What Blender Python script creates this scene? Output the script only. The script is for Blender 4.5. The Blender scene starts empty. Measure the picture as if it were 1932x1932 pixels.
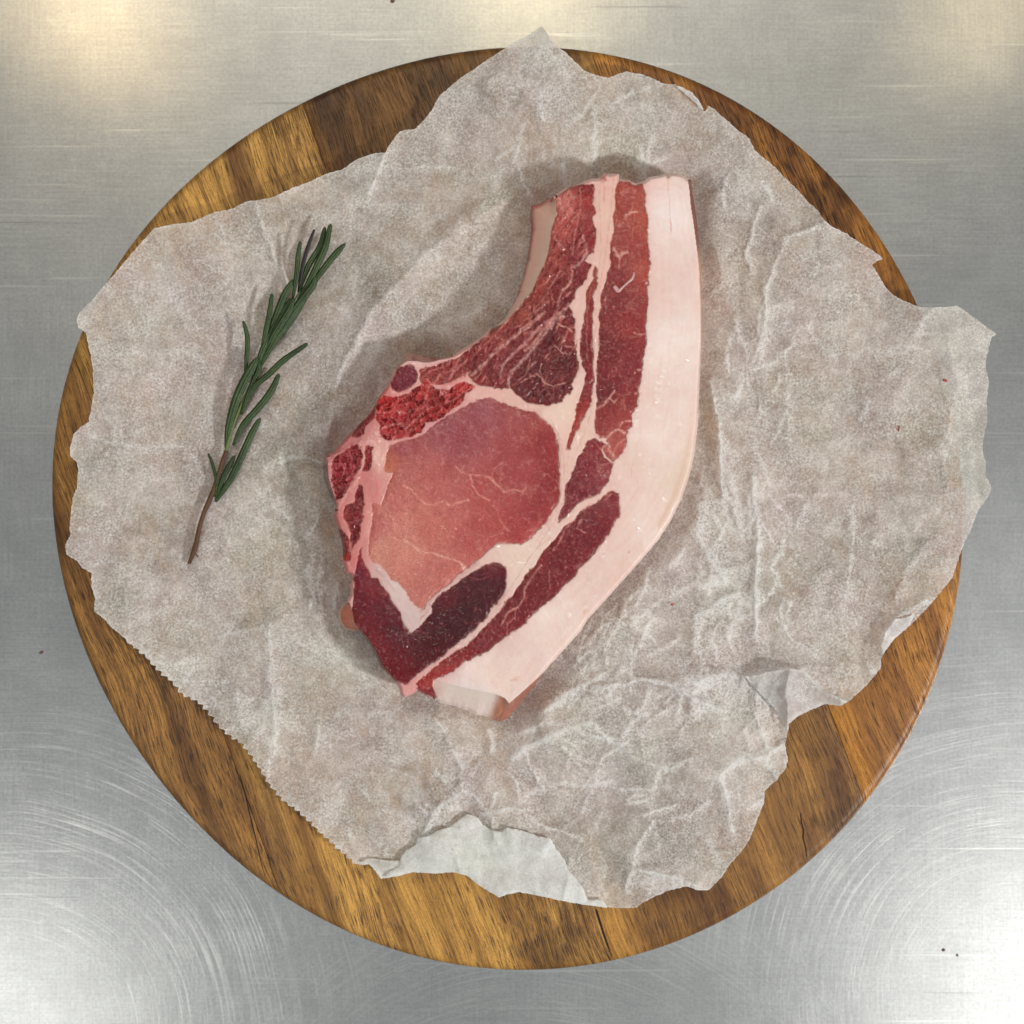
import bpy, math, random
import numpy as np
from math import radians

# ------------------------------------------------------------------ camera, world, lamps, exposure
S = 0.1865e-3            # metres per photo unit (photo measured 1932 units across) on the board's top
ZB = 0.022               # board top
CAMD = 0.50              # camera height over the board's top
HC = ZB + CAMD
C = bpy.context.scene.collection
scn = bpy.context.scene

cam_d = bpy.data.cameras.new('camera')
cam_d.sensor_width = 36.0
cam_d.lens = 36.0 * CAMD / (1932 * S)
cam_d.clip_start = 0.01
cam_d.clip_end = 20.0
cam_d.dof.use_dof = True
cam_d.dof.focus_distance = HC - 0.040
cam_d.dof.aperture_fstop = 7.0
cam = bpy.data.objects.new('camera', cam_d)
cam.location = (0, 0, HC)
C.objects.link(cam)
scn.camera = cam

world = bpy.data.worlds.new('World')
scn.world = world
world.use_nodes = True
wn = world.node_tree.nodes
wn['Background'].inputs[0].default_value = (0.87, 0.93, 0.96, 1)
wn['Background'].inputs[1].default_value = 0.27


def lamp(name, loc, size, power, col, size_y=None, target=(0, 0, 0.02)):
    d = bpy.data.lights.new(name, 'AREA')
    d.energy = power
    d.color = col
    d.size = size
    if size_y:
        d.shape = 'RECTANGLE'
        d.size_y = size_y
    else:
        d.shape = 'DISK'
    o = bpy.data.objects.new(name, d)
    o.location = loc
    from mathutils import Vector
    o.rotation_euler = (Vector(target) - Vector(loc)).to_track_quat('-Z', 'Y').to_euler()
    C.objects.link(o)
    return o


lamp('key_lamp', (1.38, -0.72, 1.18), 0.15, 24.0, (1.0, 0.975, 0.94))
lamp('kitchen_lamp', (-0.82, -0.84, 1.55), 0.60, 3.4, (1.0, 0.98, 0.92))
lamp('kitchen_lamp', (0.80, -0.78, 1.55), 0.55, 2.4, (1.0, 0.98, 0.93))
lamp('ceiling_panel', (-0.10, 1.10, 1.65), 1.5, 7.0, (1.0, 0.91, 0.74), size_y=0.40)
lamp('warm_spot', (-0.59, 0.70, 1.5), 0.09, 0.6, (1.0, 0.72, 0.36))
lamp('warm_spot', (0.03, 0.74, 1.5), 0.12, 0.5, (1.0, 0.78, 0.42))
lamp('warm_spot', (0.68, 0.70, 1.5), 0.10, 0.4, (1.0, 0.78, 0.45))
lamp('added_glint_lamp', (-0.06, 0.13, 1.6), 0.04, 1.9, (1.0, 0.98, 0.96))  # added overhead for wet glints and haze on the meat; no such lamp seen

scn.view_settings.view_transform = 'Standard'
scn.view_settings.look = 'None'
scn.view_settings.exposure = 0.0
scn.view_settings.gamma = 1.0
scn.cycles.max_bounces = 10
scn.cycles.transparent_max_bounces = 10
scn.cycles.use_denoising = True
scn.cycles.caustics_reflective = False
scn.cycles.caustics_refractive = False

# ------------------------------------------------------------------ helpers


def lin(c):
    c = np.asarray(c, float) / 255.0
    return np.where(c <= 0.04045, c / 12.92, ((c + 0.055) / 1.055) ** 2.4)


def world_xy(u, v, z):
    k = S * (HC - z) / CAMD
    return (np.asarray(u) - 966.0) * k, -(np.asarray(v) - 966.0) * k


# coordinate frames in which outlines were measured: (offset_u, offset_v, scale)
FR = {
    'D': (0, 0, 1.0), 'Q4': (0, 0, .5), 'Q5': (966, 0, .5), 'Q6': (0, 966, .5), 'Q7': (966, 966, .5),
    'M': (575.9, 287.9, .40985), 'N': (575.9, 791.8, .40985), 'R': (287.9, 395.9, .354),
    'T1': (971.8, 302.3, .1863), 'T2': (590.3, 611.9, .1863), 'T3': (597.5, 935.8, .1863),
    'T4': (719.8, 1187.7, .2236), 'T5': (1223.7, 719.8, .2608), 'T6': (647.9, 1475.7, .2981),
}


def P(fr, *pts):
    a, b, s = FR[fr]
    return [(a + s * x, b + s * y) for x, y in pts]


def poly_sdf(U, V, poly):
    """signed distance, negative inside"""
    p = np.asarray(poly, float)
    q = np.roll(p, -1, axis=0)
    d2 = np.full(U.shape, 1e18)
    ins = np.zeros(U.shape, bool)
    for (ax, ay), (bx, by) in zip(p, q):
        ex, ey = bx - ax, by - ay
        L = ex * ex + ey * ey
        if L < 1e-12:
            continue
        wx, wy = U - ax, V - ay
        t = np.clip((wx * ex + wy * ey) / L, 0, 1)
        dx, dy = wx - t * ex, wy - t * ey
        np.minimum(d2, dx * dx + dy * dy, out=d2)
        c = ((ay <= V) & (by > V)) | ((by <= V) & (ay > V))
        if ey != 0:
            xi = ax + (V - ay) * ex / ey
            ins ^= c & (U < xi)
    d = np.sqrt(d2)
    return np.where(ins, -d, d)


def line_dist(U, V, pts):
    d2 = np.full(U.shape, 1e18)
    for (ax, ay), (bx, by) in zip(pts[:-1], pts[1:]):
        ex, ey = bx - ax, by - ay
        L = ex * ex + ey * ey + 1e-12
        wx, wy = U - ax, V - ay
        t = np.clip((wx * ex + wy * ey) / L, 0, 1)
        dx, dy = wx - t * ex, wy - t * ey
        np.minimum(d2, dx * dx + dy * dy, out=d2)
    return np.sqrt(d2)


def near(U, V, pts, pad):
    a = np.asarray(pts)
    return ((U > a[:, 0].min() - pad) & (U < a[:, 0].max() + pad) &
            (V > a[:, 1].min() - pad) & (V < a[:, 1].max() + pad))


def perlin(x, y, seed=0):
    xi = np.floor(x).astype(np.int64)
    yi = np.floor(y).astype(np.int64)
    xf, yf = x - xi, y - yi

    def g(ix, iy):
        h = (ix * 374761393 + iy * 668265263 + seed * 974634777) & 0xffffffff
        h = ((h ^ (h >> 13)) * 1274126177) & 0xffffffff
        h = h ^ (h >> 16)
        a = (h & 0xffff) / 65536.0 * 2 * np.pi
        return np.cos(a), np.sin(a)
    sx = xf * xf * xf * (xf * (xf * 6 - 15) + 10)
    sy = yf * yf * yf * (yf * (yf * 6 - 15) + 10)
    r = []
    for (dx, dy) in ((0, 0), (1, 0), (0, 1), (1, 1)):
        gx, gy = g(xi + dx, yi + dy)
        r.append(gx * (xf - dx) + gy * (yf - dy))
    a = r[0] + sx * (r[1] - r[0])
    b = r[2] + sx * (r[3] - r[2])
    return (a + sy * (b - a)) * 1.5


def fbm(x, y, seed=0, oct=4, gain=.5):
    s = 0
    a = 1
    n = 0
    for o in range(oct):
        s = s + a * perlin(x * 2 ** o + 17.3 * o, y * 2 ** o - 9.1 * o, seed + o)
        n += a
        a *= gain
    return s / n


def worley(x, y, seed=0):
    """distances F1, F2 and a cell value"""
    xi = np.floor(x).astype(np.int64)
    yi = np.floor(y).astype(np.int64)
    F1 = np.full(x.shape, 9.)
    F2 = np.full(x.shape, 9.)
    val = np.zeros(x.shape)
    for dx in (-1, 0, 1):
        for dy in (-1, 0, 1):
            ix, iy = xi + dx, yi + dy
            h = (ix * 374761393 + iy * 668265263 + seed * 974634777) & 0xffffffff
            h = ((h ^ (h >> 13)) * 1274126177) & 0xffffffff
            h = h ^ (h >> 16)
            px = ix + (h & 0x3ff) / 1024.
            py = iy + ((h >> 10) & 0x3ff) / 1024.
            d = np.hypot(px - x, py - y)
            closer = d < F1
            F2 = np.where(closer, F1, np.minimum(F2, d))
            val = np.where(closer, ((h >> 20) & 0x3ff) / 1024., val)
            F1 = np.where(closer, d, F1)
    return F1, F2, val


def sstep(a, b, x):
    t = np.clip((x - a) / (b - a), 0, 1)
    return t * t * (3 - 2 * t)


def make_mesh(name, verts, quads, tris=None, col=None, attrs=None, smooth=True):
    me = bpy.data.meshes.new(name)
    verts = np.asarray(verts, np.float32)
    quads = np.asarray(quads, np.int32).reshape(-1, 4)
    tris = np.zeros((0, 3), np.int32) if tris is None else np.asarray(tris, np.int32).reshape(-1, 3)
    me.vertices.add(len(verts))
    me.vertices.foreach_set('co', verts.ravel())
    nl = quads.size + tris.size
    me.loops.add(nl)
    me.loops.foreach_set('vertex_index', np.concatenate([quads.ravel(), tris.ravel()]))
    nf = len(quads) + len(tris)
    me.polygons.add(nf)
    ls = np.concatenate([np.arange(len(quads)) * 4, quads.size + np.arange(len(tris)) * 3]).astype(np.int32)
    me.polygons.foreach_set('loop_start', ls)
    me.polygons.foreach_set('use_smooth', np.full(nf, smooth))
    me.update(calc_edges=True)
    if col is not None:
        a = me.color_attributes.new('Col', 'FLOAT_COLOR', 'POINT')
        c4 = np.ones((len(verts), 4), np.float32)
        c4[:, :3] = col
        a.data.foreach_set('color', c4.ravel())
    if attrs:
        for k, vv in attrs.items():
            a = me.attributes.new(k, 'FLOAT', 'POINT')
            a.data.foreach_set('value', np.asarray(vv, np.float32))
    me.validate()
    return me


def link(name, me, mat=None, parent=None, kind=None):
    o = bpy.data.objects.new(name, me)
    if mat is not None:
        me.materials.append(mat)
    C.objects.link(o)
    if parent is not None:
        o.parent = parent
    if kind:
        o['kind'] = kind
    return o


def thing(name, label, cat, loc=(0, 0, 0), group=None):
    o = bpy.data.objects.new(name, None)
    o.empty_display_size = .01
    o.location = loc
    C.objects.link(o)
    o['label'] = label
    o['category'] = cat
    if group:
        o['group'] = group
    bpy.context.view_layer.update()
    return o


def child(name, me, mat, parent):
    o = link(name, me, mat, parent)
    o.matrix_parent_inverse = parent.matrix_world.inverted()
    return o


class NT:
    """small node-tree builder"""

    def __init__(self, name):
        self.m = bpy.data.materials.new(name)
        self.m.use_nodes = True
        self.t = self.m.node_tree
        self.t.nodes.clear()
        self.out = self.t.nodes.new('ShaderNodeOutputMaterial')

    def n(self, typ, ins=None, **kw):
        nd = self.t.nodes.new(typ)
        for k, v in kw.items():
            setattr(nd, k, v)
        if ins:
            for k, v in ins.items():
                s = nd.inputs[k]
                if isinstance(v, bpy.types.NodeSocket):
                    self.t.links.new(v, s)
                else:
                    s.default_value = v
        return nd

    def math(self, op, a, b=0.0, c=None, clamp=False):
        ins = {0: a, 1: b}
        if c is not None:
            ins[2] = c
        return self.n('ShaderNodeMath', ins, operation=op, use_clamp=clamp).outputs[0]

    def mix(self, f, a, b, blend='MIX'):
        nd = self.n('ShaderNodeMix', None, data_type='RGBA', blend_type=blend)
        for k, v in ((0, f), (6, a), (7, b)):
            s = nd.inputs[k]
            if isinstance(v, bpy.types.NodeSocket):
                self.t.links.new(v, s)
            else:
                s.default_value = v if k == 0 else (tuple(v) + (1,))[:4]
        return nd.outputs[2]

    def noise(self, vec, scale, detail=2., rough=.5, dist=0., out=0):
        nd = self.n('ShaderNodeTexNoise', {'Vector': vec, 'Scale': scale, 'Detail': detail, 'Roughness': rough,
                                           'Distortion': dist})
        return nd.outputs[out]

    def ramp(self, f, stops):
        nd = self.n('ShaderNodeValToRGB', {0: f})
        el = nd.color_ramp.elements
        while len(el) < len(stops):
            el.new(.5)
        for e, (p, c) in zip(el, stops):
            e.position = p
            e.color = (tuple(c) + (1,))[:4] if not isinstance(c, (int, float)) else (c, c, c, 1)
        return nd.outputs[0]

    def mapping(self, vec, loc=(0, 0, 0), rot=(0, 0, 0), scale=(1, 1, 1)):
        return self.n('ShaderNodeMapping', {0: vec, 1: loc, 2: rot, 3: scale}).outputs[0]

    def pos(self):
        return self.n('ShaderNodeNewGeometry').outputs['Position']

    def bump(self, h, strength=1., dist=.001, normal=None):
        ins = {'Height': h, 'Strength': strength, 'Distance': dist}
        if normal is not None:
            ins['Normal'] = normal
        return self.n('ShaderNodeBump', ins).outputs[0]

    def surf(self, s):
        self.t.links.new(s, self.out.inputs[0])
        return self.m


# ------------------------------------------------------------------ steel table
def steel_mat():
    k = NT('brushed_steel')
    p = k.pos()
    # brushed grain, two directions
    gh = k.noise(k.mapping(p, scale=(45, 1500, 1)), 1.0, 4, .75)
    gv = k.noise(k.mapping(p, rot=(0, 0, .02), scale=(1300, 45, 1)), 1.0, 4, .75)
    blot = k.noise(p, 9.0, 3, .6)
    fine = k.noise(p, 1800.0, 2, .7)
    h = k.math('ADD', k.math('MULTIPLY', gh, .42), k.math('MULTIPLY', gv, k.math('MULTIPLY', blot, .8)))
    h = k.math('ADD', h, k.math('MULTIPLY', fine, .25))
    # glint halos round lamp reflections, painted into colour and relief as curved scratches
    scr_glint = None
    for (cu, cv, r0, r1, sd) in ((20, 1960, .015, .15, 1.), (1900, 1870, .015, .14, 7.), (1000, 2350, .05, .16, 13.)):
        x, y = world_xy(cu, cv, 0)
        v = k.n('ShaderNodeVectorMath', {0: p, 1: (float(x), float(y), 0)}, operation='SUBTRACT').outputs[0]
        v = k.mapping(v, scale=(1, 1, 0))
        wob = k.noise(p, 16.0, 1, .5)
        r = k.n('ShaderNodeVectorMath', {0: v}, operation='LENGTH').outputs['Value']
        rr = k.math('ADD', r, k.math('MULTIPLY', wob, .006))
        sep = k.n('ShaderNodeSeparateXYZ', {0: v})
        th = k.math('ARCTAN2', sep.outputs[1], sep.outputs[0])
        vec = k.n('ShaderNodeCombineXYZ', {0: k.math('MULTIPLY', rr, 1700.), 1: k.math('MULTIPLY', th, 1.3), 2: sd}).outputs[0]
        nz = k.noise(vec, 1.0, 3, .65)
        line = k.ramp(nz, ((.53, 0.), (.70, .85)))
        mask = k.math('MULTIPLY', k.ramp(k.math('DIVIDE', r, r1), ((.12, 0.), (.4, 1.))),
                      k.ramp(k.math('DIVIDE', r, r1), ((.75, 1.), (1.0, 0.))))
        line = k.math('MULTIPLY', k.math('MULTIPLY', line, mask), k.ramp(k.noise(p, 42., 3, .7), ((.38, .40), (.66, 1.))))
        scr_glint = line if scr_glint is None else k.math('MAXIMUM', scr_glint, line)
    # stray straight scratches in many directions
    for i, (ang, sc) in enumerate(((.35, 500), (-.6, 460), (1.2, 520), (-1.25, 480), (1.5, 560), (.05, 600))):
        nz = k.noise(k.mapping(p, loc=(i * 3., 0, 0), rot=(0, 0, ang), scale=(7, sc, 1)), 1.0, 2, .6)
        line = k.ramp(nz, ((.70, 0.), (.76, .55)))
        scr_glint = k.math('MAXIMUM', scr_glint, line)
    h2 = k.math('SUBTRACT', h, k.math('MULTIPLY', scr_glint, .40))
    bmp = k.bump(h2, .20, .00020)
    mott = k.noise(p, 60.0, 4, .7)
    stain = k.ramp(k.noise(p, 5.0, 3, .6), ((.35, 0.), (.7, 1.)))
    side = k.ramp(k.noise(k.mapping(p, loc=(7, 2, 0)), 6.0, 2, .5), ((.40, .25), (.60, .8)))
    gg = k.math('ADD', k.math('MULTIPLY', gh, side), k.math('MULTIPLY', gv, k.math('SUBTRACT', 1.0, side)))
    c = k.mix(k.ramp(gg, ((.36, 0.), (.62, 1.))), lin((180, 182, 183)), lin((200, 201, 200)))
    fl = k.noise(p, 900., 3, .7)
    c = k.mix(k.ramp(fl, ((.35, .30), (.6, 0.))), c, lin((130, 132, 133)))
    for i, (ang, sc) in enumerate(((.8, 420), (-.35, 480), (-1.0, 440))):      # a few dark cuts
        nz = k.noise(k.mapping(p, loc=(i * 5. + 2, 0, 0), rot=(0, 0, ang), scale=(9, sc, 1)), 1.0, 2, .6)
        c = k.mix(k.ramp(nz, ((.72, 0.), (.77, .28))), c, lin((70, 72, 74)))
    c = k.mix(k.math('MULTIPLY', k.ramp(mott, ((.4, 0.), (.65, 1.))), .25), c, lin((150, 152, 152)))
    c = k.mix(k.math('MULTIPLY', scr_glint, .75), c, lin((240, 240, 236)))  # brightens the straight scratches and the painted glint halos
    rgh = k.math('ADD', .36, k.math('MULTIPLY', stain, .09))
    rgh = k.math('SUBTRACT', rgh, k.math('MULTIPLY', scr_glint, .05))
    b = k.n('ShaderNodeBsdfPrincipled', {'Base Color': c, 'Metallic': 1.0, 'Roughness': rgh, 'Normal': bmp})
    b2 = k.n('ShaderNodeBsdfPrincipled', {'Base Color': c, 'Metallic': 1.0, 'Roughness': .14, 'Normal': bmp})
    mxs = k.n('ShaderNodeMixShader', {0: .25, 1: b.outputs[0], 2: b2.outputs[0]})
    return k.surf(mxs.outputs[0])


tv = [(-1.2, -1.0, 0), (1.2, -1.0, 0), (1.2, 1.0, 0), (-1.2, 1.0, 0),
      (-1.2, -1.0, -.002), (1.2, -1.0, -.002), (1.2, 1.0, -.002), (-1.2, 1.0, -.002)]
table = link('steel_table', make_mesh('steel_table', tv, [(0, 1, 2, 3), (7, 6, 5, 4), (0, 4, 5, 1), (1, 5, 6, 2), (2, 6, 7, 3), (3, 7, 4, 0)], smooth=False),
             steel_mat(), kind='structure')

# ------------------------------------------------------------------ round wooden board of glued staves
BU, BV, BR = 971., 955., 873.5 * S
bx, by = world_xy(BU - 4., BV, ZB)
TILT = math.atan(.365)    # staves lean: going down the picture they move right


def wood_mat(name, light, dark, pore, seed, streak=.5, poreamt=1., spots=(), grain_rot=0.):
    k = NT(name)
    p = k.pos()
    # along-stave coordinate = local y
    q = k.mapping(p, rot=(0, 0, -TILT + grain_rot))
    warp = k.noise(q, 14., 2, .5, out=1)
    wv = k.n('ShaderNodeVectorMath', {0: warp, 1: (.012, .012, 0)}, operation='MULTIPLY').outputs[0]
    q2 = k.n('ShaderNodeVectorMath', {0: q, 1: wv}, operation='ADD').outputs[0]
    q2 = k.n('ShaderNodeVectorMath', {0: q2, 1: (seed * .37, seed * .71, 0)}, operation='ADD').outputs[0]
    bands = k.noise(k.mapping(q2, scale=(95, 5, 1)), 1., 5, .65)
    broad = k.noise(k.mapping(q2, scale=(16, 7, 1)), 1., 3, .6)
    flame = k.noise(k.mapping(q2, rot=(0, 0, .35), scale=(120, 45, 1)), 1., 3, .6)
    f = k.math('ADD', k.math('MULTIPLY', bands, streak), k.math('MULTIPLY', broad, 1 - streak))
    f = k.math('ADD', f, k.math('MULTIPLY', k.math('SUBTRACT', flame, .5), .16))
    mid = tuple((np.asarray(light) * .45 + np.asarray(dark) * .55))
    c = k.ramp(f, ((.39, dark), (.49, mid), (.58, light)))
    fine = k.noise(k.mapping(q2, scale=(1100, 28, 1)), 1., 4, .75)
    c = k.mix(k.math('MULTIPLY', k.ramp(fine, ((.38, 1.), (.56, 0.))), .55), c, tuple(np.asarray(dark) * .5))
    grit = k.noise(p, 1400., 2, .7)
    c = k.mix(k.math('MULTIPLY', k.ramp(grit, ((.3, 1.), (.6, 0.))), .30), c, tuple(np.asarray(dark) * .6))
    # pores: short dark dashes along the grain
    pn = k.noise(k.mapping(q2, scale=(3000, 140, 1)), 1., 2., .5)
    pm = k.noise(k.mapping(q2, scale=(30, 9, 1)), 1., 2, .5)
    pz = k.math('ADD', pn, k.math('MULTIPLY', k.math('SUBTRACT', pm, .5), .30))
    pr = k.ramp(pz, ((.55, 0.), (.63, 1.)))
    c = k.mix(k.math('MULTIPLY', pr, .80 * poreamt), c, pore)
    # long dark growth lines
    gl_ = k.noise(k.mapping(q2, scale=(520, 6, 1)), 1., 3., .6)
    c = k.mix(k.math('MULTIPLY', k.ramp(gl_, ((.58, 0.), (.66, 1.))), .55 * streak), c, tuple(np.asarray(dark) * .35))
    for (u, v, rad, amt) in spots:
        x, y = world_xy(u, v, ZB)
        vv = k.n('ShaderNodeVectorMath', {0: p, 1: (float(x), float(y), ZB)}, operation='SUBTRACT').outputs[0]
        w2 = k.noise(p, 60., 3, .6, out=1)
        w2 = k.n('ShaderNodeVectorMath', {0: w2, 1: (.5, .5, .5)}, operation='SUBTRACT').outputs[0]
        w2 = k.n('ShaderNodeVectorMath', {0: w2, 1: (.03, .03, 0)}, operation='MULTIPLY').outputs[0]
        vv = k.n('ShaderNodeVectorMath', {0: vv, 1: w2}, operation='ADD').outputs[0]
        vv = k.mapping(vv, rot=(0, 0, -TILT), scale=(1, .62, 0))
        r = k.n('ShaderNodeVectorMath', {0: vv}, operation='LENGTH').outputs['Value']
        m = k.ramp(k.math('DIVIDE', r, rad * S), ((.55, 1.), (1., 0.)))
        c = k.mix(k.math('MULTIPLY', m, amt), c, (.30, .25, .24), 'MULTIPLY')
    h = k.math('SUBTRACT', k.math('MULTIPLY', fine, .3), pr)
    bmp = k.bump(h, .5, .00025)
    b = k.n('ShaderNodeBsdfPrincipled', {'Base Color': c, 'Roughness': .42, 'Normal': bmp, 'Specular IOR Level': .4})
    return k.surf(b.outputs[0])


EDGE = np.array([(97, 900), (100, 800), (125, 700), (295, 425), (430, 280), (580, 190), (750, 117), (950, 85), (1066, 89), (1166, 100),
                 (1266, 132), (1366, 182), (1466, 247), (1566, 322), (1666, 430), (1741, 580), (1813, 1061), (1811, 1116), (1791, 1216),
                 (1736, 1366), (1666, 1481), (1566, 1601), (1466, 1683), (1316, 1761), (1156, 1811), (966, 1832), (850, 1818),
                 (700, 1776), (550, 1706), (450, 1631), (350, 1531), (250, 1386), (175, 1246), (120, 1066)], float)
_t = np.arctan2(-(EDGE[:, 1] - BV), EDGE[:, 0] - BU)
_r = np.hypot(EDGE[:, 0] - BU, EDGE[:, 1] - BV) / 866.
_A = np.stack([np.ones_like(_t)] + [f(n * _t) for n in (1, 2, 3, 4) for f in (np.cos, np.sin)], 1)
_cf = np.linalg.lstsq(_A, _r, rcond=None)[0]


def edge_factor(t):
    """the board is hand cut: its rim wanders a little from a true circle"""
    return _cf[0] + sum(_cf[2 * n - 1] * math.cos(n * t) + _cf[2 * n] * math.sin(n * t) for n in (1, 2, 3, 4))


def stave(a, b, mat, label=None):
    """piece of the disc between across-coordinates a and b (metres, local frame)"""
    ZT = ZB
    prof = [(BR - .004, .0012, 0.0), (BR - .0012, .0030, 0.), (BR - .0002, .0065, 0.), (BR, .012, 0.), (BR - .0003, .017, 0.),
            (BR - .0012, .0200, 0.), (BR - .0024, ZT - .0006, 0.), (BR - .0036, ZT - .00012, .00012), (BR - .0048, ZT, .0004)]
    NA, NC = 90, 24

    def ring(R, e):
        aa, bb = max(a + e, -R * .99999), min(b - e, R * .99999)
        pts = []
        t0, t1 = math.acos(bb / R), math.acos(aa / R)
        for i in range(NA):       # upper arc b -> a
            t = t0 + (t1 - t0) * i / (NA - 1)
            pts.append((R * math.cos(t), R * math.sin(t)))
        ya = math.sqrt(max(R * R - aa * aa, 0))
        for i in range(1, NC):
            pts.append((aa, ya - 2 * ya * i / NC))
        for i in range(NA):
            t = -t1 + (t1 - t0) * i / (NA - 1)
            pts.append((R * math.cos(t), R * math.sin(t)))
        yb = math.sqrt(max(R * R - bb * bb, 0))
        for i in range(1, NC):
            pts.append((bb, -yb + 2 * yb * i / NC))
        return pts
    verts, quads = [], []
    ct, st = math.cos(TILT), math.sin(TILT)
    n = None
    for (R, z, e) in prof:
        pts = ring(R, e)
        n = len(pts)
        for (x, y) in pts:
            # rotate so that "down the stave" runs down-right in the picture
            X = x * ct - y * st
            Y = x * st + y * ct
            g = 1 + (edge_factor(math.atan2(Y, X)) - 1) * min(1., (X * X + Y * Y) / (BR * BR))
            verts.append((bx + X * g, by + Y * g, z))
    for r in range(len(prof) - 1):
        for i in range(n):
            j = (i + 1) % n
            quads.append((r * n + i, r * n + j, (r + 1) * n + j, (r + 1) * n + i))
    me = bpy.data.meshes.new('plank')
    top = [(len(prof) - 1) * n + i for i in range(n)]
    bot = list(range(n))[::-1]
    me.from_pydata(verts, [], [tuple(q) for q in quads] + [tuple(top), tuple(bot)])
    me.update()
    import bmesh
    bm = bmesh.new()
    bm.from_mesh(me)
    bmesh.ops.remove_doubles(bm, verts=bm.verts, dist=1e-6)
    bmesh.ops.recalc_face_normals(bm, faces=bm.faces)
    for f in bm.faces:
        f.smooth = len(f.verts) < 8
    bm.to_mesh(me)
    bm.free()
    me.set_sharp_from_angle(angle=radians(35))
    o = child('plank', me, mat, board)
    if label:
        o['label'] = label
    return o


board = thing('round_board', 'round brown wooden serving board lying on the steel table', 'serving board', (float(bx), float(by), 0))
# joints: across-coordinate of a photo point in the stave frame
def across(u, v):
    x, y = world_xy(u, v, ZB)
    x -= bx
    y -= by
    return x * math.cos(TILT) + y * math.sin(TILT)


jB = across(455, 1510)
jA = across(1142, 1764)
jD = across(1600, 1436)
L = lin
w1 = wood_mat('wood_left', L((184, 132, 66)), L((84, 50, 22)), L((38, 24, 12)), 1., .6)
w2 = wood_mat('wood_golden', L((222, 168, 84)), L((112, 70, 28)), L((44, 27, 12)), 5., .75, 1.0, spots=((1050, 1790, 60, .5),))
w3 = wood_mat('wood_dark_mixed', L((206, 150, 72)), L((98, 58, 22)), L((40, 24, 12)), 9., .4, .8,
              spots=((700, 210, 150, .85), (850, 150, 120, .7), (1075, 120, 42, .8), (1590, 1540, 50, .5)))
w4 = wood_mat('wood_orange', L((208, 142, 60)), L((104, 58, 20)), L((44, 22, 10)), 14., .5, 1.15,
              spots=((1560, 390, 70, .8), (1700, 560, 60, .6)))
stave(-1, jB, w1)
stave(jB, jA, w2)
stave(jA, jD, w3)
stave(jD, 1, w4)

# drying cracks: thin dark slivers let into the top
kc = NT('crack_dark')
kb = kc.n('ShaderNodeBsdfPrincipled', {'Base Color': (.012, .007, .004, 1), 'Roughness': .9})
crack_mat = kc.surf(kb.outputs[0])


def crack(pts, w):
    vs, qs = [], []
    n = len(pts)
    for i, (u, v) in enumerate(pts):
        t = i / (n - 1)
        ww = w * (math.sin(math.pi * min(1, .15 + t * .85)) ** .7 * .9 + .15)
        for s in (-1, 1):
            x, y = world_xy(u + s * ww * .5, v, ZB)
            vs.append((float(x), float(y), ZB + .00006))
    for i in range(n - 1):
        qs.append((2 * i, 2 * i + 1, 2 * i + 3, 2 * i + 2))
    child('crack', make_mesh('crack', vs, qs), crack_mat, board)


random.seed(4)
crack(P('Q7', (1088, 1135), (1092, 1170), (1100, 1200), (1098, 1230), (1108, 1265), (1110, 1290), (1113, 1308)), 2.6)
crack(P('Q7', (318, 1500), (330, 1540), (345, 1590), (358, 1630), (369, 1660)), 4.2)
crack(P('Q6', (905, 990), (925, 1060), (940, 1130), (965, 1230), (985, 1320), (1002, 1385)), 2.2)

# ------------------------------------------------------------------ paper
serr = P('Q6', (475, 485), (540, 535), (600, 600), (650, 640), (690, 690), (750, 715), (790, 760), (830, 810), (860, 840),
         (910, 870), (960, 935), (990, 985), (1020, 1030), (1070, 1090), (1130, 1130), (1200, 1200), (1270, 1265), (1340, 1325))


def sawtooth(pts, step, amp):
    p = np.asarray(pts)
    seg = np.hypot(*np.diff(p, axis=0).T)
    cum = np.concatenate([[0], np.cumsum(seg)])
    out = []
    s = 0.
    rnd = random.Random(3)
    while s < cum[-1]:
        x = np.interp(s, cum, p[:, 0])
        y = np.interp(s, cum, p[:, 1])
        x2 = np.interp(s + step * .28, cum, p[:, 0])
        y2 = np.interp(s + step * .28, cum, p[:, 1])
        dx = np.interp(s + 5, cum, p[:, 0]) - np.interp(s - 5, cum, p[:, 0])
        dy = np.interp(s + 5, cum, p[:, 1]) - np.interp(s - 5, cum, p[:, 1])
        L_ = math.hypot(dx, dy)
        nx, ny = -dy / L_, dx / L_     # outwards = down-left
        a = amp * rnd.uniform(.8, 1.2)
        out.append((x - nx * a * .4, y - ny * a * .4))
        out.append((x2 + nx * a * .6, y2 + ny * a * .6))
        s += step * rnd.uniform(.9, 1.1)
    return out


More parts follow.
